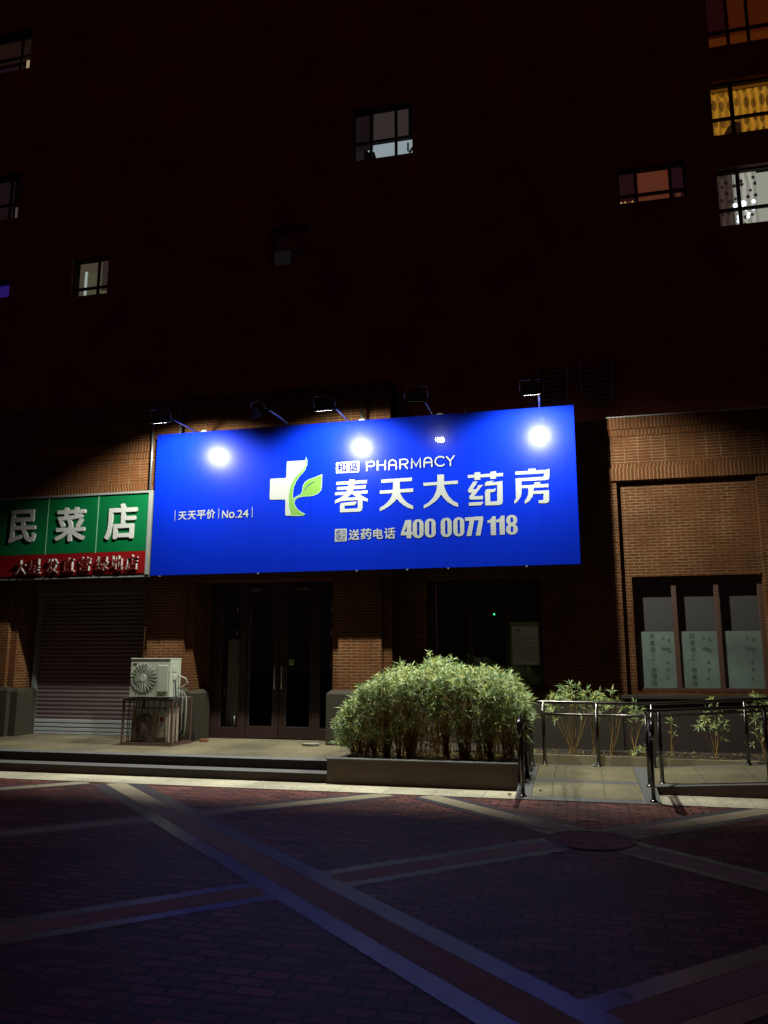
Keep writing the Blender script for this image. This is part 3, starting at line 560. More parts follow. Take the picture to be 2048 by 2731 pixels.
def window(key,vx,hz,label,bars=.045):
    x0,x1,z0,z1=wins[key]; m=MB(); y=22.98
    m.box(x0,x0+.05,y,y+.07,z0,z1); m.box(x1-.05,x1,y,y+.07,z0,z1); m.box(x0+.05,x1-.05,y,y+.07,z0,z0+.05); m.box(x0+.05,x1-.05,y,y+.07,z1-.05,z1)
    for v in vx: m.box(v*TS-bars,v*TS+bars,y+.003,y+.06,z0+.05,z1-.05)
    if hz: 
        zz=1.6+(hz-1.6)*TS; m.box(x0+.05,x1-.05,y-.002,y+.065,zz-.045,zz+.045)
    o=m.build('window',M['wframe'] if key!='dm' else M['towerb'],tb); o['label']=label
    m=MB(); m.poly([(x0+.04,y+.03,z0+.04),(x1-.04,y+.03,z0+.04),(x1-.04,y+.03,z1-.04),(x0+.04,y+.03,z1-.04)]); m.build('pane',M['clear'],o)
    m=MB()   # closed room recess
    a,b,c,d=x0-.1,x1+.1,z0-.05,z1+.15
    for q in ([(a,23.06,c),(a,24.6,c),(a,24.6,d),(a,23.06,d)],[(b,23.06,c),(b,23.06,d),(b,24.6,d),(b,24.6,c)],[(a,23.06,c),(b,23.06,c),(b,24.6,c),(a,24.6,c)],[(a,24.6,c),(b,24.6,c),(b,24.6,d),(a,24.6,d)],[(a,23.06,d),(a,24.6,d),(b,24.6,d),(b,23.06,d)]): m.poly(q)
    m.build('room_wall',M['room'],o)
    return o,(x0,x1,z0,z1)
# centre window: grey-blue lit ceiling below a half-drawn blind
o,(x0,x1,z0,z1)=window('cw',[-3.50,-3.01],11.34,'grey-white lit window above the middle of the signboard')
cell(o,'lit_ceiling',x0+.35,x1,z0,z0+.98,emi('lit_ceiling_grey',(.33,.38,.41),1),23.5)
cell(o,'blind',x0+.62,x1-.22,z0+.86,z1,emi('blind_brown',(.040,.030,.028),1),23.2)
cell(o,'curtain',x0,x0+.60,z0+.62,z1,emi('curtain_dim',(.010,.006,.006),1),23.22)
cell(o,'curtain',x0,x0+.28,z0,z0+.62,emi('curtain_dim2',(.016,.011,.012),1),23.21)
m=MB(); m.flat([(x0+.34,z0),(x0+.68,z0),(x0+.70,z0+.3),(x0+.62,z0+.6),(x0+.36,z0+.62),(x0+.33,z0+.35)],23.3); m.build('hanging_coat',M['black'],o)
m=MB(); m.flat([(x1-.28,z0+.02),(x1-.04,z0+.02),(x1-.03,z0+.13),(x1-.12,z0+.11),(x1-.22,z0+.06)],23.42); m.build('ceiling_lamp',emi('lamp_white',(.9,.92,1),2.2),o)
m=MB(); m.ribbon([(x1-.26,z0+.75),(x1-.26,z0+.45),(x1-.22,z0+.36),(x1-.05,z0+.62)],.06,23.3); m.build('towel',M['wframe'],o)
# ochre curtain window
def curtain_mat(name,ca,cb,sc,th,kind):  # patterned curtain emits; the room light behind is put into its colour
    m=mat(name,(.02,.02,.02),.8,emis=(1,1,1),estr=1); t=m.node_tree; n=t.nodes['Principled BSDF']; L=t.links.new
    g=t.nodes.new('ShaderNodeNewGeometry'); mp=t.nodes.new('ShaderNodeMapping'); mp.inputs['Scale'].default_value=sc; L(g.outputs['Position'],mp.inputs[0])
    v=t.nodes.new('ShaderNodeTexVoronoi'); v.inputs['Randomness'].default_value=.25 if kind=='oval' else .6; v.inputs['Scale'].default_value=1; L(mp.outputs[0],v.inputs['Vector'])
    r=t.nodes.new('ShaderNodeValToRGB'); r.color_ramp.elements[0].position=th; r.color_ramp.elements[1].position=th+.06; r.color_ramp.elements[0].color=(*cb,1); r.color_ramp.elements[1].color=(*ca,1)
    L(v.outputs['Distance'],r.inputs[0])
    wv=t.nodes.new('ShaderNodeTexWave'); wv.inputs['Scale'].default_value=1.6; wv.inputs['Distortion'].default_value=2; L(g.outputs['Position'],wv.inputs[0])
    mr=t.nodes.new('ShaderNodeMapRange'); mr.inputs['To Min'].default_value=.62; mr.inputs['To Max'].default_value=1.15; L(wv.outputs['Fac'],mr.inputs[0])
    s=t.nodes.new('ShaderNodeVectorMath'); s.operation='SCALE'; L(r.outputs[0],s.inputs[0]); L(mr.outputs[0],s.inputs['Scale']); L(s.outputs[0],n.inputs['Emission Color'])
    return m
o,(x0,x1,z0,z1)=window('ow',[2.91,3.9],10.735,'ochre lit window with oval-patterned curtains, second from the top at the right',bars=.055)
cell(o,'curtain',x0,x1,z0,z1-.12,curtain_mat('ochre_curtain',(.40,.17,.014),(.15,.062,.007),(4.6,0,1.9),.34,'oval'),23.2)
cell(o,'curtain_rail',x0,x1,z1-.11,z1,emi('ochre_rail',(.11,.035,.003),1),23.18)
m=MB(); m.flat([(x0+.38,z0),(x0+.85,z0),(x0+.85,z0+.55),(x0+.70,z0+.60),(x0+.52,z0+.50),(x0+.38,z0+.28)],23.14); m.build('chair_back',mat('dark_chair',(.02,.01,.005),.7,emis=(.02,.008,.003),estr=1),o)  # faint emission puts some room light into the dark shape
# dim red-brown window
o,(x0,x1,z0,z1)=window('rw',[1.265,1.83],9.52,'dim red-brown window with two bright slits between its curtains')
w3=(x1-x0)
cell(o,'curtain',x0+.55,x0+1.50,z0,z1,emi('red_room',(.105,.026,.012),1),23.25)
cell(o,'curtain',x0,x0+.55,z0+.30,z1,emi('dim_curtain',(.018,.005,.006),1),23.21)
cell(o,'curtain',x1-.42,x1,z0+.05,z1,emi('dim_curtain_b',(.015,.004,.006),1),23.21)
gold=emi('slit_gold',(.55,.30,.11),1)
for a,b in ((.05,.12),(.18,.23),(.40,.44)):
    m=MB(); m.poly([(x0+a,23.2,z0+.05),(x0+b,23.2,z0+.05),(x0+b,23.2,z0+.29),(x0+a,23.2,z0+.29)]); m.build('light_slit',gold,o)
cell(o,'curtain',x0+.0,x0+.54,z0,z0+.29,emi('slit_curtain',(.10,.03,.014),1),23.23)
cell(o,'curtain',x1-.26,x1-.12,z0,z0+.34,emi('slit_c2',(.10,.03,.014),1),23.19)
# white leaf-curtain window with led lights
o,(x0,x1,z0,z1)=window('ww',[2.90,3.9],9.03,'white lit window with leaf-print curtains and blue-white lights at the right edge',bars=.05)
cell(o,'curtain',x0+.62,x0+1.15,z0,z1,curtain_mat('leaf_curtain',(.42,.40,.34),(.03,.025,.02),(5.5,0,5.0),.27,'leaf'),23.2)
cell(o,'curtain',x0,x0+.50,z0,z1,curtain_mat('leaf_curtain_dim',(.055,.036,.026),(.018,.011,.008),(5.5,0,5.0),.27,'leaf'),23.22)
cell(o,'lit_ceiling',x0+1.15,x1,z0,z1,emi('lit_ceiling_white',(.36,.36,.30),1),23.3)
cell(o,'curtain',x0+.50,x0+.62,z0,z1,curtain_mat('leaf_curtain2',(.36,.35,.30),(.03,.02,.02),(5.5,0,5.0),.27,'leaf'),23.21)
rb=random.Random(5)
for (a,b,s) in ((.52,.80,.07),(.74,.83,.09),(1.02,.86,.06),(.60,.42,.07),(.86,.50,.05),(.80,.62,.04),(.58,.30,.06),(1.0,.62,.04),(.84,.40,.05)):
    m=MB(); m.flat([(x0+a+math.cos(t)*s,z0+b+math.sin(t)*s*1.15) for t in [k*math.pi/5 for k in range(10)]],23.16); m.build('led_light',emi('led_bluewhite',(.85,.88,1),2.0),o)
# left small window
o,(x0,x1,z0,z1)=window('lw',[-9.225],9.025,'small olive-grey lit window with a bright strip, at the left above the vegetable shop')
cell(o,'lit_wall',x0,x1-.55,z0,z1,emi('olive_wall',(.075,.058,.038),1),23.3)
cell(o,'lit_wall',x0+.26,x0+.38,z0,z0+1.13,emi('bright_strip',(.40,.46,.42),1),23.22)
cell(o,'lit_wall',x0+.38,x0+.39,z0,z0+1.13,M['black'],23.2)
cell(o,'lit_wall',x0+.40,x1-.52,z0,z0+1.05,emi('olive_b',(.085,.075,.045),1),23.25)
cell(o,'lit_wall',x1-.52,x1,z0,z0+.33,emi('olive_c',(.11,.11,.06),1),23.25)
cell(o,'lit_wall',x1-.52,x1,z0+.33,z1,emi('olive_d',(.035,.022,.02),1),23.27)
# blue sliver
o,(x0,x1,z0,z1)=window('bl',[],None,'window with a deep blue glow at the left edge')
cell(o,'lit_wall',x0,x1,z0,z1,emi('blue_glow',(.02,.008,.13),1),23.3)
o,(x0,x1,z0,z1)=window('tl',[-11.56],14.80,'window with one bright cream pane at the upper left edge')
cell(o,'lit_wall',-11.52*TS,x1,z0,z0+.72,emi('cream_pane',(.42,.30,.17),1),23.2)
cell(o,'lit_wall',x0,x1,z0+.8,z1,emi('dim_pane',(.012,.006,.004),1),23.3)
cell(o,'lit_wall',x0,-11.60*TS,z0,z0+.6,emi('dim_pane_b',(.010,.006,.008),1),23.25)
o,(x0,x1,z0,z1)=window('ll',[-11.50],11.19,'window with one grey pane at the left edge')
cell(o,'lit_wall',-11.46*TS,x1,z0,z0+.70,emi('grey_pane',(.075,.06,.062),1),23.2)
cell(o,'lit_wall',x0,-11.54*TS,z0,z1,emi('grey_pane_b',(.010,.005,.006),1),23.25)
o,(x0,x1,z0,z1)=window('to',[2.95,3.28,3.8],12.43,'faint red-orange window in the top right corner')
cell(o,'curtain',x0,x1,z0,z0+.60,emi('ember',(.075,.014,.001),1),23.2)
cell(o,'curtain',x0+.6,x1,z0+.6,z1,emi('ember_b',(.050,.008,.001),1),23.2)
cell(o,'curtain',x0,x0+.6,z0+.6,z1,emi('ember_c',(.014,.002,.002),1),23.2)
o,(x0,x1,z0,z1)=window('dm',[-4.99],9.35,'barely visible grey window left of the middle')
cell(o,'curtain',x0+.05,x1-.05,z0+.05,z1-.05,mat('drawn_curtain',(.18,.06,.04),.8),23.02)
cell(o,'lamp_glow',x0+.1,x0+.65,z0+.08,z0+.7,emi('faint_grey',(.005,.005,.006),1),23.015)
# louvred air-conditioner screens
for i,(a,b,c,d) in enumerate((rect(.20,.66,5.76,6.50),rect(-.50,-.06,5.80,6.45))):
    m=MB(); z=c
    while z<d-.03: m.hexa([(a,22.66,z),(b,22.66,z),(b,22.72,z+.04),(a,22.72,z+.04),(a,22.66,z+.025),(b,22.66,z+.025),(b,22.72,z+.065),(a,22.72,z+.065)]); z+=.14
    m.box(a-.06,a,22.64,22.79,c-.05,d+.05); m.box(b,b+.06,22.64,22.79,c-.05,d+.05)
    m.build('louvre_screen',M['galv'],tb)
# ================================================================== SIGN LETTERING HELPERS
def text_mesh(ch,bold,extrude):
    c=bpy.data.curves.new('t','FONT'); c.body=ch; c.offset=bold; c.extrude=extrude; c.resolution_u=6
    o=bpy.data.objects.new('t',c); COL.objects.link(o); bpy.context.view_layer.update()
    me=bpy.data.meshes.new_from_object(o.evaluated_get(bpy.context.evaluated_depsgraph_get()))
    bpy.data.objects.remove(o); bpy.data.curves.remove(c)
    return me
def put_char(mb,ch,x0,z0,x1,z1,y,bold=.02,extrude=0,thick=0,mi=0,mside=None):
    """fits a glyph into the rectangle, upright on the plane y; thick>0 gives it returns"""
    me=text_mesh(ch,0,.5 if thick else 0)
    xs=[v.co.x for v in me.vertices]; ys=[v.co.y for v in me.vertices]; a,b,c,d=min(xs),max(xs),min(ys),max(ys)
    sx=(x1-x0)/(b-a); sz=(z1-z0)/(d-c); off=len(mb.v)
    e=bold*(b-a)*.85; sx=(x1-x0-2*e*(x1-x0)/(b-a))/(b-a); sz=(z1-z0-2*e*(z1-z0)/(d-c))/(d-c)
    shifts=[(0,0)]+([(e,0),(-e,0),(0,e),(0,-e),(e*.7,e*.7),(-e*.7,e*.7),(e*.7,-e*.7),(-e*.7,-e*.7)] if bold else [])
    for k,(dx,dz) in enumerate(shifts):
        off=len(mb.v)
        for v in me.vertices:
            mb.v.append((x0+(v.co.x-a+e+dx)*sx, y-.0003*k-(v.co.z*thick if thick else 0), z0+(v.co.y-c+e+dz)*sz))
        for p in me.polygons:
            mb.f.append(tuple(off+i for i in p.vertices)); mb.sm.append(False)
            mb.m.append(mi if (mside is None or abs(p.normal.z)>.5) else mside)
    bpy.data.meshes.remove(me)
def char_obj(parent,name,ch,box,y,bold,mats,thick=0,mside=None):
    mb=MB(); put_char(mb,ch,*box,y,bold,0,thick,0,mside); return mb.build(name,mats,parent)

# ================================================================== BLUE SIGNBOARD
bs=empty('blue_signboard',(-3.5,12.2,3.0),'long glossy blue pharmacy signboard with white lettering and a leaf-and-cross emblem, lit from above','signboard')
SX0,SX1,SZ0,SZ1=-7.06,.041,2.998,5.468
m=MB(); N=48
for k in range(N):       # slightly slack banner skin
    for j in range(12):
        q=[]
        for (a,b) in ((k,j),(k+1,j),(k+1,j+1),(k,j+1)):
            x=SX0+(SX1-SX0)*a/N; z=SZ0+(SZ1-SZ0)*b/12; q.append((x,12.2+.004*math.sin(x*2.2)*math.sin((z-SZ0)/(SZ1-SZ0)*math.pi),z))
        m.poly(q,0,False)
m.build('banner',M['banner'],bs)
m=MB(); m.box(SX0,SX1,12.212,12.26,SZ0,SZ1); m.build('panel_back',mat('banner_edge_blue',(.004,.02,.30),.5),bs)
m=MB()
for k in range(8):
    x=SX0+.15+(SX1-SX0-.3)*k/7; m.box(x-.02,x+.02,12.262,12.30,SZ0+.02,SZ1-.02)
for z in (3.1,4.2,5.38): m.box(SX0+.02,SX1-.02,12.302,12.34,z-.02,z+.02)
m.build('rear_frame',M['galv'],bs)
for x,zz,r in ((-7.295,5.95,.020),(-6.76,5.95,.024),(-3.42,5.95,.024),(-1.675,6.0,.012)):
    m=MB(); m.tube([(x,12.45,3.3 if x>-7 else 4.5),(x,12.45,zz)],r,8); m.tube([(x,12.3,5.3),(x,12.45,5.3)],.015,6) if x>-7 else None; m.build('support_post',M['galv'],bs)
for x in (-6.19,-3.36,-2.06):
    m=MB(); m.flat([(x-.07,5.468),(x+.07,5.468),(x+.03,5.50),(x-.02,5.50)],12.215); m.build('clip',M['white'],bs)
for x in (-6.88,-5.1,-3.42,-2.6,-1.95,-.75):
    m=MB(); m.box(x-.012,x+.012,12.19,12.21,2.972,2.997); m.build('bolt',M['galv'],bs)
YL=12.193
def strokes(name,L,mt,base=YL):
    m=MB()
    for i,p in enumerate(L): m.flat(p,base-.0006*i)
    return m.build(name,mt,bs)
for L in (G_spring,G_sky,G_big,G_medicine,G_house): strokes('character',L,M['white'])
m=MB()
i=0
for L in G_cross: m.flat(L,YL)
m.build('cross_emblem',M['white'],bs)
m=MB(); m.ribbon(G_stem[0],.016,YL-.001,closed=True); m.build('emblem_outline',M['paleline'],bs)
m=MB(); m.flat(G_stem[0],YL-.002); m.build('leaf_emblem',M['leafgreen'],bs)
m=MB(); m.ribbon(G_vein[0],.014,YL-.004,taper=True); m.build('leaf_vein',M['navy'],bs)
m=MB()
for i,p in enumerate(G_pharm):
    m.ribbon(p,.0235,YL-.0006*i)
    for q in (p[0],p[-1]): m.flat([(q[0]+math.cos(t)*.0117,q[1]+math.sin(t)*.0117) for t in [k*math.pi/5 for k in range(10)]],YL-.0006*i-.0003)
m.build('latin_lettering',M['white'],bs)
def rrect(x0,x1,z0,z1,r,n=5):
    P=[]
    for cx,cz,a in ((x1-r,z1-r,0),(x0+r,z1-r,90),(x0+r,z0+r,180),(x1-r,z0+r,270)):
        for k in range(n+1): t=R(a+90*k/n); P.append((cx+math.cos(t)*r,cz+math.sin(t)*r))
    return P
for (x0,z0,x1,z1),T,b in ((T_boxr[0],T_box,.020),(T_boxr[1],T_box2,0)):
    m=MB(); m.flat(rrect(x0,x1,z0,z1,.012),YL); bx=m.build('name_box',M['white'],bs)
    m=MB()
    for c in T: put_char(m,*c,YL-.002,b)
    if T is T_box2:
        cx,cz=(x0+x1)/2,(z0+z1)/2; 
        m.poly([(cx-.002,YL-.0015,z0+.008),(cx+.002,YL-.0015,z0+.008),(cx+.002,YL-.0015,z1-.008),(cx-.002,YL-.0015,z1-.008)])
        m.poly([(x0+.008,YL-.001,cz-.002),(x1-.008,YL-.001,cz-.002),(x1-.008,YL-.001,cz+.002),(x0+.008,YL-.001,cz+.002)])
    m.build('characters',M['navy'],bx)
m=MB()
for c in T_tel: put_char(m,*c,YL,.030)
m.build('telephone_lettering',M['white'],bs)
m=MB()
for c in T_slogan: put_char(m,*c,YL,.026)
for x,a,b in T_bars: m.poly([(x-.005,YL,a),(x+.005,YL,a),(x+.005,YL,b),(x-.005,YL,b)])
m.build('slogan_lettering',M['white'],bs)
def ring(m,x0,x1,z0,z1,ro,ix0,ix1,iz0,iz1,ri,y):
    A=rrect(x0,x1,z0,z1,ro,8); B=rrect(ix0,ix1,iz0,iz1,ri,8); b=len(m.v); n=len(A)
    m.v+=[(p[0],y,p[1]) for p in A]+[(p[0],y,p[1]) for p in B]
    for k in range(n): m.f.append((b+k,b+(k+1)%n,b+n+(k+1)%n,b+n+k)[::-1]); m.m.append(0); m.sm.append(False)
m=MB()
for c,x0,z0,x1,z1 in T_num:
    W=x1-x0; H=z1-z0; X=lambda u:x0+u*W; Z=lambda v:z0+v*H; cw=.115*W
    if c=='0': ring(m,x0,x1,z0,z1,W*.46,X(.5)-cw,X(.5)+cw,Z(.13),Z(.87),cw*.95,YL)
    if c=='8':
        ring(m,X(.03),X(.97),Z(.47),z1,W*.42,X(.5)-cw,X(.5)+cw,Z(.61),Z(.88),cw*.95,YL)
        ring(m,x0,x1,z0,Z(.54),W*.44,X(.5)-cw,X(.5)+cw,Z(.12),Z(.42),cw*.95,YL-.0008)
    if c=='7': m.flat([(X(0),Z(1)),(X(0),Z(.81)),(X(.52),Z(.81)),(X(.13),Z(0)),(X(.66),Z(0)),(X(1),Z(.80)),(X(1),Z(1))],YL)
    if c=='1': m.flat([(X(1),Z(0)),(X(1),Z(1)),(X(.60),Z(1)),(X(.50),Z(.90)),(X(.30),Z(.82)),(X(.04),Z(.79)),(X(.04),Z(.65)),(X(.40),Z(.67)),(X(.40),Z(0))],YL)
    if c=='4':
        m.flat([(X(.50),Z(0)),(X(.90),Z(0)),(X(.90),Z(1)),(X(.50),Z(1))],YL)
        m.flat([(X(0),Z(.17)),(X(1),Z(.17)),(X(1),Z(.36)),(X(0),Z(.36))],YL-.0006)
        m.flat([(X(0),Z(.30)),(X(.22),Z(.30)),(X(.60),Z(.80)),(X(.60),Z(1)),(X(.40),Z(1))],YL-.0012)
m.build('phone_number',M['white'],bs)

# ================================================================== GREEN SHOP SIGN
gs=empty('green_shop_sign',(-8.7,12.35,3.0),'green and red vegetable shop sign with raised white characters beside the blue signboard','signboard')
seams=[-11.28,-10.27,-9.24,-8.225,-7.235]
for a,b in zip(seams,seams[1:]):
    m=MB(); m.box(a+.004,b-.004,12.335,12.37,3.445,4.462); m.build('green_panel',M['green'],gs,bevel=.006)
    m=MB(); m.box(a+.004,b-.004,12.315,12.37,3.055,3.440); m.build('red_panel',M['red'],gs,bevel=.006)
for x in seams[1:-1]:
    m=MB(); m.box(x-.008,x+.008,12.328,12.334,3.06,4.46); m.build('seam_trim',mat('seam_trim',(.08,.20,.12),.5),gs)
m=MB(); m.box(-11.3,-7.155,12.30,12.42,4.466,4.505); m.box(-7.229,-7.155,12.30,12.42,3.03,4.466); m.box(-11.3,-7.155,12.32,12.42,2.993,3.015)
m.box(-11.3,-7.229,12.372,12.42,3.015,4.466)
m.build('frame',M['white'],gs,bevel=.004)
m=MB()
for x in (-8.225,-9.24,-10.27): m.poly([(x-.03,12.318,3.012),(x+.03,12.318,3.012),(x,12.318,3.05)])
m.build('bracket',M['white'],gs)
for c in T_green: char_obj(gs,'character',c[0],c[1:],12.325,.030,[M['letter_white'],M['letter_white']],.045,1)
for c in T_red: char_obj(gs,'character',c[0],c[1:],12.29,.012,[M['redface'],M['letter_white']],.05,1)

# ================================================================== FLOODLIGHTS
def floodlight(x,label,face,tilt,yaw=0,power=0,zoff=0,cone=139,blend=.42):
    root=empty('floodlight',(x,12.2,5.47),label,'floodlight','floodlights on arms above the blue signboard')
    Fc=Vector((x,11.13,5.33+zoff)); Rm=Matrix.Rotation(R(yaw),3,'Z')@Matrix.Rotation(R(tilt),3,'X')
    T=lambda p:tuple(Fc+Rm@Vector(p))
    # local: -z is the beam direction, x across, y = away from wall when tilt>0
    m=MB(); w0,d0,w1,d1,h=.15,.12,.10,.07,.13
    m.hexa([T((-w0,-d0,0.012)),T((w0,-d0,0.012)),T((w0,d0,0.012)),T((-w0,d0,0.012)),T((-w1,-d1,h)),T((w1,-d1,h)),T((w1,d1,h)),T((-w1,d1,h))])
    for k in range(7):
        u=-w1+.012+k*(2*w1-.024)/6; m.hexa([T((u-.004,-d1,h)),T((u+.004,-d1,h)),T((u+.004,d1,h)),T((u-.004,d1,h)),T((u-.004,-d1,h+.03)),T((u+.004,-d1,h+.03)),T((u+.004,d1,h+.03)),T((u-.004,d1,h+.03))])
    m.build('housing',M['black'],root,bevel=.004)
    m=MB()      # bezel round the glass
    for a,b,c,d in ((-w0-.008,w0+.008,-d0-.008,-d0+.012),(-w0-.008,w0+.008,d0-.012,d0+.008),(-w0-.008,-w0+.012,-d0+.012,d0-.012),(w0-.012,w0+.008,-d0+.012,d0-.012)):
        m.hexa([T((a,c,-.006)),T((b,c,-.006)),T((b,d,-.006)),T((a,d,-.006)),T((a,c,.010)),T((b,c,.010)),T((b,d,.010)),T((a,d,.010))])
    m.build('bezel',M['black'],root)
    m=MB(); m.poly([T((-w0+.03,-d0+.014,.002)),T((-w0+.03,d0-.014,.002)),T((w0-.03,d0-.014,.002)),T((w0-.03,-d0+.014,.002))]); m.build('lens',face,root)
    m=MB(); m.tube([T((-w0-.015,0,.04)),T((-w0-.015,0,h+.06)),T((-w0+.01,0,h+.085)),T((w0-.01,0,h+.085)),T((w0+.015,0,h+.06)),T((w0+.015,0,.04))],.009,6); m.build('bracket',M['galv'],root)
    top=T((.02,0,h+.085))
    m=MB(); m.tube([(x+.05,12.22,5.475),(x+.075,11.7,5.455),(x+.09,11.24,5.425),top],.016,8); m.build('arm',M['galv'],root)
    if power:
        l=bpy.data.lights.new('beam','SPOT'); l.energy=power; l.spot_size=R(cone); l.spot_blend=blend; l.shadow_soft_size=.045; l.color=(1,.99,.86)
        o=bpy.data.objects.new('beam',l); COL.objects.link(o); o.parent=root
        o.location=Vector(T((0,0,-.03)))-root.location
        o.rotation_euler=(R(40.5),0,R(yaw))
        o.visible_glossy=False if False else True
    return root
P0=SPOT
floodlight(-6.37,'lit floodlight at the far left end of the row above the blue signboard',M['led'],28,0,P0)
floodlight(-4.66,'unlit floodlight turned aside, second from the left above the blue signboard',M['led_off'],38,-38,0,.02)
floodlight(-3.635,'lit floodlight above the emblem, middle one of the row over the blue signboard',M['led'],28,0,P0)
floodlight(-2.225,'dim floodlight with a bent arm, second from the right above the blue signboard',M['led_dim'],30,12,P0*.05,.04)
floodlight(-.53,'lit floodlight at the far right end of the row above the blue signboard',M['led'],28,0,P0)

# ================================================================== AIR CONDITIONER ON CAGE
cg=empty('steel_cage',(-6.85,12.2,.252),'rusty barred steel cage on the shop platform, boxing in an old outdoor unit','cage')
X0,X1,Y0,Y1,ZB,ZT=-7.22,-6.33,11.84,12.50,.262,.945
m=MB(); m.box(-7.33,-6.30,11.81,12.52,.2545,.2615)
for z,h in ((ZB,.035),(ZT,.03)):
    m.box(X0,X1,Y0,Y0+.035,z,z+h); m.box(X0,X1,Y1-.035,Y1,z,z+h); m.box(X0,X0+.035,Y0+.035,Y1-.035,z,z+h); m.box(X1-.035,X1,Y0+.035,Y1-.035,z,z+h)
for x in (X0,X1-.03):
    for y in (Y0,Y1-.03): m.box(x,x+.03,y,y+.03,ZB+.035,ZT)
m.build('frame',M['rust'],cg)
def bar(x,y):
    m=MB(); m.tube([(x,y,ZB+.03),(x+random.uniform(-.006,.006),y,.6),(x,y,ZT+.01)],.0075,6); m.build('bar',M['rust'],cg)
for k in range(7): bar(X0+.13+k*(X1-X0-.26)/6,Y0+.017)
for k in range(3): bar(X1-.017,Y0+.16+k*.16); bar(X0+.017,Y0+.16+k*.16)
m=MB(); m.box(X0-.02,X1+.01,Y0-.03,Y1+.01,.976,.990); m.build('top_sheet',M['galv'],cg)
def acunit(x0,x1,y0,y1,z0,z1,name,label,mt,old=False):
    root=empty(name,((x0+x1)/2,(y0+y1)/2,z0),label,'air conditioner')
    W,H=x1-x0,z1-z0; cx,cz=x0+W*.335,z0+H*.50; r=min(.222,H*.40)
    # front panel with a round hole
    m=MB(); N=40; circ=[(cx+math.cos(2*math.pi*k/N)*r,cz+math.sin(2*math.pi*k/N)*r) for k in range(N)]
    def sq(t):
        dx,dz=math.cos(t),math.sin(t); s=min(((x1-cx) if dx>0 else (cx-x0))/max(abs(dx),1e-6),((z1-cz) if dz>0 else (cz-z0))/max(abs(dz),1e-6)); return (cx+dx*s,cz+dz*s)
    angs=[2*math.pi*k/N for k in range(N)]
    corners=[(x1,z1),(x0,z1),(x0,z0),(x1,z0)]; ca=[math.atan2(c[1]-cz,c[0]-cx)%(2*math.pi) for c in corners]
    for k in range(N):
        a,b=angs[k],angs[k]+2*math.pi/N; pts=[circ[k],sq(a)]
        for c,t in zip(corners,ca):
            if a<t<b: pts.append(c)
        pts+=[sq(b),circ[(k+1)%N]]
        m.poly([(p[0],y0,p[1]) for p in pts])
        m.poly([(circ[k][0],y0,circ[k][1]),(circ[(k+1)%N][0],y0,circ[(k+1)%N][1]),(circ[(k+1)%N][0],y0+.06,circ[(k+1)%N][1]),(circ[k][0],y0+.06,circ[k][1])])
    m.poly([(x1,y0,z0),(x1,y1,z0),(x1,y1,z1),(x1,y0,z1)]); m.poly([(x0,y0,z0),(x0,y0,z1),(x0,y1,z1),(x0,y1,z0)])
    m.poly([(x0,y0,z1),(x1,y0,z1),(x1,y1,z1),(x0,y1,z1)]); m.poly([(x1,y1,z0),(x0,y1,z0),(x0,y1,z1),(x1,y1,z1)])
    m.build('casing',mt,root)
    m=MB(); m.box(x0-.006,x1+.006,y0-.008,y1+.006,z1+.001,z1+.018); m.build('lid',mt,root,bevel=.005)
    m=MB(); m.poly([(cx+math.cos(t)*r,y0+.06,cz+math.sin(t)*r) for t in angs]); m.build('fan_recess',M['ac_dark'],root)
    # fan blades
    m=MB()
    for k in range(3):
        a=k*2*math.pi/3+.3
        P=[(cx+math.cos(a+s)*q,y0+.055-.03*u,cz+math.sin(a+s)*q) for s,q,u in ((0,.03,0),(.9,.05,1),(1.2,r*.9,1),(.2,r*.9,0))]; m.poly(P)
    m.build('fan',mat('fan_grey',(.12,.12,.12),.5),root)
    # guard: spokes and rings
    m=MB(); n=22
    for k in range(n):
        a=2*math.pi*k/n+.06
        m.tube([(cx+math.cos(a)*.05,y0-.012,cz+math.sin(a)*.05),(cx+math.cos(a+.06)*(r*.98),y0-.012,cz+math.sin(a+.06)*r*.98),(cx+math.cos(a+.06)*(r+.012),y0-.001,cz+math.sin(a+.06)*(r+.012))],.0032,5)
    q=.07
    while q<r:
        m.tube([(cx+math.cos(t)*q,y0-.006,cz+math.sin(t)*q) for t in [2*math.pi*k/32 for k in range(33)]],.0016,4,cap=False); q+=.0145
    gd=m.build('fan_guard',mt,root)
    m=MB(); m.poly([(cx+math.cos(t)*.056,y0-.020,cz+math.sin(t)*.056) for t in [2*math.pi*k/24 for k in range(24)]])
    for k in range(24):
        a,b=2*math.pi*k/24,2*math.pi*(k+1)/24
        m.poly([(cx+math.cos(a)*.056,y0-.020,cz+math.sin(a)*.056),(cx+math.cos(a)*.060,y0-.004,cz+math.sin(a)*.060),(cx+math.cos(b)*.060,y0-.004,cz+math.sin(b)*.060),(cx+math.cos(b)*.056,y0-.020,cz+math.sin(b)*.056)])
    m.build('hub',mt,gd)
    m=MB(); m.box(x0+W*.70,x1-W*.045,y0-.012,y0-.001,z0+H*.14,z1-H*.16); m.build('service_panel',mt,root,bevel=.010)
    m=MB(); m.box(x0+W*.06,x0+W*.16,y0-.006,y0-.001,z1-H*.125,z1-H*.105); m.build('badge',M['ac_dark'],root)
    return root
ac=acunit(-7.07,-6.375,11.78,12.14,1.012,1.60,'air_conditioner','cream outdoor air conditioner with a round fan guard, standing on top of the rusty cage',M['ac'])
m=MB(); m.box(-6.374,-6.362,11.86,11.98,1.40,1.50); m.box(-6.374,-6.35,11.88,11.95,1.27,1.36); m.build('valve_cover',M['ac'],ac,bevel=.006)
m=MB(); m.tube([(-6.345,11.92,1.30),(-6.34,11.92,1.15),(-6.335,11.94,1.0)],.012,8); m.build('cable',M['black'],ac)
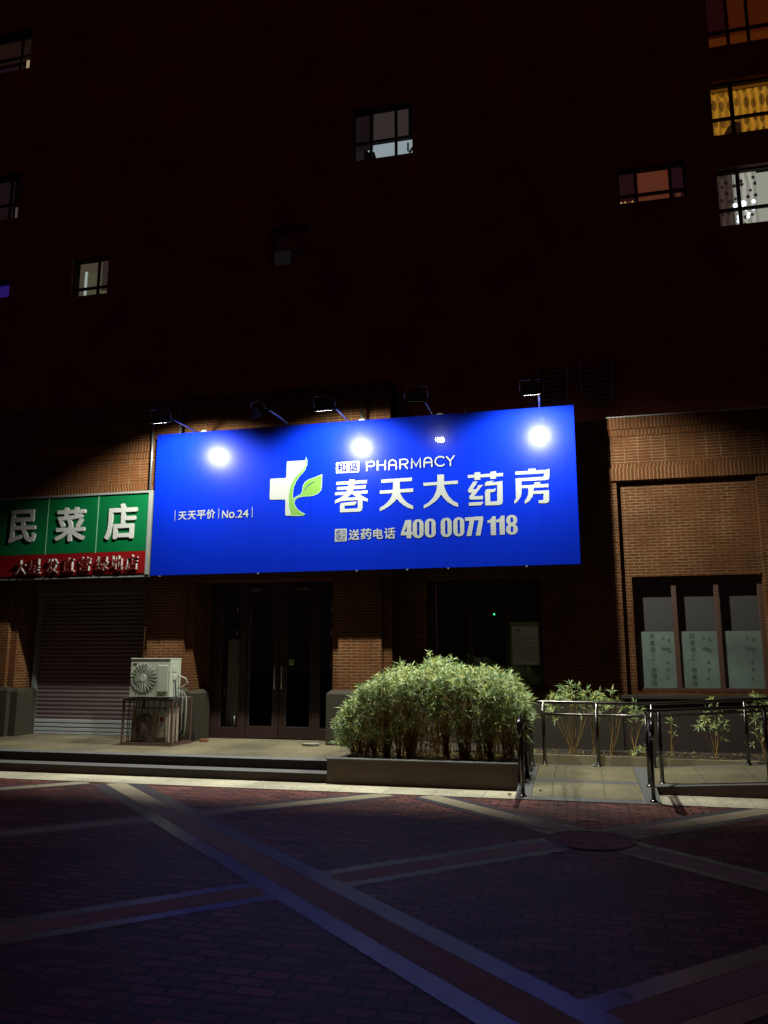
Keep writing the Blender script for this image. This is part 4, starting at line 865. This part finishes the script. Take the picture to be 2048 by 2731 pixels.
for x in (-6.96,-6.52):
    m=MB(); m.box(x-.035,x+.035,11.80,12.1,.991,1.010); m.build('foot',M['white'],ac,bevel=.003)
m=MB(); m.tube([(-6.37,12.05,1.34),(-6.25,12.06,1.30),(-6.20,12.06,1.23),(-6.27,12.06,1.17),(-6.37,12.05,1.14),(-6.30,12.07,1.10),(-6.24,12.1,1.0),(-6.23,12.1,.8),(-6.25,12.12,.55),(-6.28,12.15,.42),(-6.36,12.2,.36)],.0115,8)
m.tube([(-6.36,12.0,1.12),(-6.29,12.02,1.08),(-6.27,12.04,1.0),(-6.28,12.05,.7),(-6.30,12.1,.48),(-6.36,12.12,.44)],.009,8)
props(m.build('pipe_lagging',M['lagging']),'white insulated pipes looping down the right side of the stacked outdoor units','pipe')
a2=acunit(-7.13,-6.46,11.98,12.30,.295,.80,'air_conditioner','older grimy outdoor unit with a red label, locked inside the rusty cage',mat('ac_old_enamel',(.34,.32,.25),.5,noise=(7,.7,(.20,.17,.12))))
m=MB(); m.box(-6.66,-6.55,11.964,11.967,.62,.685); m.poly([(-6.66,11.965,.49),(-6.54,11.965,.49),(-6.54,11.965,.605),(-6.66,11.965,.605)],1); m.build('warning_label',[M['red'],M['conc']],a2)
# shed-like plastic panel leaning in the cage
# ================================================================== HANDRAILS
def handrail(name,label,top,low_paths,posts,extra=None):
    root=empty(name,posts[0][:3],label,'handrail','steel handrails of the ramp')
    m=MB(); m.tube(top,.0235,12); m.build('top_rail',M['steel'],root)
    for lp in low_paths: m=MB(); m.tube(lp,.019,10); m.build('lower_rail',M['steel'],root)
    for (x,y,z,zt) in posts:
        m=MB(); m.tube([(x,y,z),(x,y,zt)],.024,10)
        p=m.build('post',M['steel'],root)
        m=MB(); m.tube([(x,y,z+.002),(x,y,z+.012),(x,y,z+.022)],.048,14,r1=.030); m.build('flange',M['steel'],p)
    return root
def arc(c,r,a0,a1,z,n=6,dz=0): return [(c[0]+math.cos(R(a0+(a1-a0)*k/n))*r,c[1]+math.sin(R(a0+(a1-a0)*k/n))*r,z+dz*k/n) for k in range(n+1)]
topA=[(-.74,9.66,.735),(-.74,9.60,.745),(-.74,9.565,.79),(-.74,9.57,.85),(-.74,9.62,.895),(-.74,9.75,.925),(-.74,10.05,.945),(-.74,10.7,.975),(-.74,11.55,1.0)]+arc((-.62,11.78),.12,180,90,1.0)+[(-.3,11.90,1.0),(.82,11.90,.99),(.95,11.90,.995),(2.4,11.90,1.08),(7.5,11.90,1.37)]
lowA=[[(-.74,9.66,.735),(-.74,10.0,.775),(-.74,10.7,.81),(-.74,11.5,.835)],[(-.545,11.90,.84),(.82,11.90,.825),(.95,11.9,.83),(2.4,11.90,.92),(7.5,11.9,1.21)]]
pA=[(-.74,9.93,.02,.93),(-.74,10.78,.11,.97),(-.74,11.32,.125,.985),(-.735,11.72,.135,1.0),(-.57,11.90,.14,1.0),(.165,11.90,.14,.99),(.90,11.90,.145,.985),(2.1,11.90,.215,1.06),(3.3,11.9,.28,1.13),(4.5,11.9,.345,1.2)]
ra=handrail('handrail','stainless steel double handrail running from the planter along the back kerb of the ramp',topA,lowA,pA)
m=MB(); m.tube([(-.74,10.78,.44),(-.74,10.78,.58)],.0265,10,cap=False); m.build('tape',M['white'],ra)
topB=[(.72,9.66,.735),(.72,9.60,.745),(.72,9.565,.79),(.72,9.57,.85),(.72,9.62,.895),(.72,9.75,.925),(.72,10.05,.945),(.72,10.45,.965)]+arc((.82,10.58),.10,180,90,.97)+[(.95,10.68,.975),(2.14,10.68,1.04),(7.5,10.68,1.34)]
lowB=[[(.72,9.66,.735),(.72,10.0,.775),(.72,10.55,.80)],[(2.03,10.68,.89),(7.5,10.68,1.19)]]
pB=[(.72,9.90,.02,.93),(.73,10.52,.095,.965),(.89,10.68,.11,.975),(2.10,10.68,.18,1.04),(3.3,10.68,.245,1.1),(4.5,10.68,.31,1.17)]
handrail('handrail','stainless steel handrail on the street side of the ramp, starting at the ramp foot',topB,lowB,pB)

# ================================================================== PLANTS
def leaf(m,p,d,up,L,W):
    d=d.normalized(); s=d.cross(up)
    if s.length<1e-3: s=d.cross(Vector((1,0,0)))
    s.normalize(); n=s.cross(d).normalized()
    c=p+d*L*.45-n*W*.18; t=p+d*L+Vector((0,0,-L*.16)); l=p+d*L*.42+s*W*.5+n*W*.12; r=p+d*L*.42-s*W*.5+n*W*.12
    b=len(m.v); m.v+=[tuple(p),tuple(l),tuple(c),tuple(r),tuple(t)]
    for f in ((0,2,1),(0,3,2),(1,2,4),(2,3,4)): m.f.append(tuple(b+i for i in f)); m.m.append(0); m.sm.append(True)
def rosette(m,p,axis,rn,n=11,L=.10,W=.017):
    axis=axis.normalized(); a=axis.cross(Vector((.3,.2,1))); a=a.normalized() if a.length>1e-3 else Vector((1,0,0)); b=axis.cross(a)
    for k in range(n):
        t=2.4*k+rn.uniform(-.3,.3); e=R(rn.uniform(-25,62)) if k<n*.75 else R(rn.uniform(55,85))
        d=(a*math.cos(t)+b*math.sin(t))*math.cos(e)+axis*math.sin(e)
        q=p-axis*(k/n)*-.02-axis*rn.uniform(0,.05)
        leaf(m,q,d,axis,L*rn.uniform(.65,1.2),W*rn.uniform(.75,1.2))
def stem(m,a,b,rn,r=.006):
    a,b=Vector(a),Vector(b); k=Vector((rn.uniform(-.04,.04),rn.uniform(-.04,.04),0))
    m.tube([a,a.lerp(b,.33)+k+Vector((0,0,.03)),a.lerp(b,.7)+k*.6+Vector((0,0,.03)),b],r,5,r1=r*.45,cap=False)
def hedge():
    rn=random.Random(11)
    prof=[(-3.30,.55),(-3.24,.88),(-3.15,1.06),(-3.0,1.20),(-2.8,1.36),(-2.5,1.46),(-2.2,1.53),(-1.98,1.60),(-1.75,1.52),(-1.55,1.47),(-1.35,1.50),(-1.1,1.42),(-.95,1.38),(-.82,1.25),(-.72,1.05),(-.66,.6)]
    def top(x):
        for (a,b),(c,d) in zip(prof,prof[1:]):
            if a<=x<=c: return b+(d-b)*(x-a)/(c-a)
        return .5
    lv=MB(); st=MB(); dry=MB()
    clumps=[(-3.18+.08*i+rn.uniform(-.05,.05),rn.uniform(10.8,11.7)) for i in range(30)]
    for i in range(1050):
        x=rn.uniform(-3.26,-.70); u=rn.uniform(-1,1); yc=11.28; y=yc+u*.62
        zt=top(x); dome=zt-.30*max(0,abs(u))**2.2*(1 if u<0 else .6)-rn.uniform(0,.05)
        k=rn.random()
        if k<.46: z=dome-rn.uniform(-.04,.12)
        else:     # the street side of the bush, thinning towards the ground
            y=yc-.62+rn.uniform(-.08,.30); z=.42+(zt-.42)*rn.random()**.55*.92
            if z<.58 and rn.random()<.40: continue
        if rn.random()<.10: z+=rn.uniform(.03,.12)
        if z<.4: z=.4+rn.random()*.1
        ax=Vector(((x+2.05)*.25+rn.uniform(-.4,.4),-.45+rn.uniform(-.5,.35)+u*.3,1-(.5 if k>=.46 else 0)+rn.uniform(-.2,.2)))
        rosette(lv,Vector((x,y,z)),ax,rn,rn.randint(8,14),rn.uniform(.075,.145),rn.uniform(.017,.025))
        if i%2==0:
            c=min(clumps,key=lambda c:abs(c[0]-x)+.5*abs(c[1]-y)+rn.uniform(0,.25)); stem(st,(c[0]+rn.uniform(-.04,.04),c[1]+rn.uniform(-.04,.04),.28),(x,y,z-.01),rn,rn.uniform(.004,.009))
    for i in range(700):      # bare and curling lower twigs and withered leaves
        x=rn.uniform(-3.2,-.8); y=rn.uniform(10.62,11.3); z=rn.uniform(.34,.9)
        d=Vector((rn.uniform(-1,1),rn.uniform(-1,.3),rn.uniform(-1.4,.2))); leaf(dry,Vector((x,y,z)),d,Vector((0,0,1)),rn.uniform(.06,.11),.013)
        if i%4==0:
            c=min(clumps,key=lambda c:abs(c[0]-x)); a=Vector((c[0],c[1]-.05,.28+rn.uniform(0,.2))); b=Vector((x,y,z)); st.tube([a,a.lerp(b,.5)+Vector((0,0,.15)),b+Vector((0,0,.04)),b+Vector((rn.uniform(-.05,.05),-.03,-.05))],.0032,4,cap=False)
    root=empty('hedge',(-2.05,11.28,.285),'big dense leafy green bush spilling over the low brown planter','shrub')
    lv.build('foliage',M['leaf'],root); st.build('stems',M['stem'],root); dry.build('withered_leaves',M['leaf_dry'],root)
hedge()
def shrub(x,y,z,tips,label,seed,L=.115,n=12):
    rn=random.Random(seed); lv=MB(); st=MB()
    root=empty('shrub',(x,y,z),label,'shrub','young shrubs in the bed behind the ramp')
    for (tx,ty,tz,k) in tips:
        stem(st,(x+rn.uniform(-.03,.03),y+rn.uniform(-.03,.03),z),(x+tx,y+ty,tz-.01),rn,.0075)
        rosette(lv,Vector((x+tx,y+ty,tz)),Vector((tx*1.5+rn.uniform(-.3,.3),-.35,1)),rn,n,L)
        for j in range(int(k*1.8)):
            rosette(lv,Vector((x+tx+rn.uniform(-.11,.11),y+ty+rn.uniform(-.10,.06),tz-rn.uniform(.02,.20))),Vector((rn.uniform(-1,1),-.6,.5)),rn,n-3,L*.9)
    lv.build('foliage',M['leaf'],root); st.build('stems',M['stem'],root)
shrub(-.19,12.5,.24,[(-.26,0,1.05,3),(-.13,.05,1.19,3),(0,0,1.24,3),(.11,.05,1.21,3),(.24,0,1.14,2),(.30,-.05,1.02,2),(-.30,-.05,.93,2),(.02,-.1,1.10,2)],'widest young shrub with several bare stems, just right of the big bush',21)
shrub(.10,12.55,.24,[(.05,0,1.05,2),(.13,.03,1.13,2),(-.06,0,.98,1)],'slim shrub between the widest young shrub and the dark post, behind the ramp handrail',22)
shrub(.36,12.5,.24,[(-.10,0,1.02,2),(.05,0,1.14,2),(.13,.03,1.02,1),(.18,0,.90,1)],'slim shrub with forked yellow stems left of the brick recess edge',23)
shrub(.69,12.5,.24,[(-.08,0,.92,1),(.02,0,.97,2),(.12,-.03,.88,1),(.16,0,.80,1)],'short-topped shrub under the left end of the long stone sill',24)
shrub(.80,12.35,.24,[(-.06,0,.36,1),(.05,0,.38,1),(.0,-.04,.32,1)],'tiny bushy seedling at the kerb behind the second handrail start',25,L=.08)
shrub(1.21,12.5,.24,[(0,0,.72,0),(.02,0,.53,0)],'single thin sprig with one star-shaped leaf cluster, alone before the brown wall',26,n=9)
shrub(1.79,12.45,.22,[(-.03,0,1.03,2),(-.12,0,.82,2),(.05,0,.84,2),(-.22,-.03,.68,0),(.13,0,.70,1),(.0,0,.70,2)],'medium shrub fanning out below the papered window, right of the single sprig',27)
shrub(2.42,12.45,.24,[(-.08,0,1.10,3),(.05,0,1.05,2),(-.18,0,.92,2),(.02,0,.74,2),(-.10,0,.60,1),(.15,0,.9,2)],'tall shrub at the right edge of the picture behind both handrails',28)
# leaf litter
rn=random.Random(31); m=MB()
for i in range(1500):
    x=rn.uniform(-3.2,-.98); y=rn.uniform(10.53,11.6); leaf(m,Vector((x,y,.292+rn.uniform(0,.02))),Vector((rn.uniform(-1,1),rn.uniform(-1,1),rn.uniform(.0,.5))),Vector((0,0,1)),rn.uniform(.03,.07),rn.uniform(.010,.022))
for i in range(420):
    x=rn.uniform(-.9,4); y=rn.uniform(12.08,12.9); leaf(m,Vector((x,y,.243)),Vector((rn.uniform(-1,1),rn.uniform(-1,1),rn.uniform(0,.5))),Vector((0,0,1)),rn.uniform(.03,.07),rn.uniform(.010,.022))
for i in range(60):
    x=rn.uniform(-.75,1.0) if i%3 else rn.uniform(-.78,-.55); y=rn.uniform(11.7,11.93); leaf(m,Vector((x,y,hgt(x,y)+.006)),Vector((rn.uniform(-1,1),rn.uniform(-1,1),rn.uniform(0,.3))),Vector((0,0,1)),rn.uniform(.03,.06),.014)
props(m.build('leaf_litter',M['leaf_dry']),'dry yellow fallen leaves scattered over the planter soil','leaf litter',kind='stuff')

# ================================================================== SMALL THINGS
m=MB(); m.hexa([(-6.23,12.60,.253),(-6.09,12.58,.253),(-6.08,12.66,.253),(-6.22,12.68,.253),(-6.23,12.60,.300),(-6.09,12.58,.300),(-6.08,12.66,.300),(-6.22,12.68,.300)])
props(m.build('brick',mat('loose_brick',(.22,.075,.035),.8,noise=(30,.7,(.15,.05,.03))),bevel=.005),'loose red brick on the platform beside the pharmacy door','brick')
m=MB(); N=14; rr=[random.Random(k*7+1).uniform(.85,1.1) for k in range(N)]
lo=[(-4.23+math.cos(2*math.pi*k/N)*.165*rr[k],12.45+math.sin(2*math.pi*k/N)*.10*rr[k]) for k in range(N)]
m.poly([(p[0],p[1],.290) for p in lo])
for k in range(N):
    a,b=lo[k],lo[(k+1)%N]; s=lambda p:(-4.23+(p[0]+4.23)*.9,12.45+(p[1]-12.45)*.9,.253); m.poly([s(a),s(b),(b[0],b[1],.290),(a[0],a[1],.290)])
props(m.build('flat_stone',M['conc']),'flat pale stone slab lying by the pharmacy door','stone')
def crumple(x,y,z,s,label,cat,mt,seed,name):
    rn=random.Random(seed); m=MB(); pts=[Vector((rn.uniform(-1,1),rn.uniform(-1,1),rn.uniform(0,1)))*s for _ in range(9)]
    import bmesh
    bm=bmesh.new(); [bm.verts.new(p) for p in pts]; bmesh.ops.convex_hull(bm,input=bm.verts)
    me=bpy.data.meshes.new(name); bm.to_mesh(me); bm.free(); me.materials.append(mt); o=bpy.data.objects.new(name,me); COL.objects.link(o); o.location=(x,y,z); props(o,label,cat)
crumple(.10,11.85,.145,.035,'crumpled white paper scrap at the foot of the back handrail','litter',M['white'],1,'paper_scrap')
crumple(-.55,9.98+.15,.055,.02,'small dark scrap near the front left corner of the ramp','litter',M['black'],2,'scrap')
crumple(-.90,10.02,.009,.035,'crumpled pinkish wrapper by the corner of the ramp','litter',mat('wrapper',(.4,.28,.24),.5),3,'wrapper')
crumple(-8.16,9.95,.009,.025,'white scrap on the pale apron at the left edge','litter',M['white'],4,'paper_scrap')
m=MB(); m.tube([(-.32,7.22,.012),(-.24,7.21,.012)],.007,8); props(m.build('cigarette_end',mat('cigarette_paper',(.5,.42,.38),.7)),'cigarette end on the bricks in front of the manhole cover','litter')
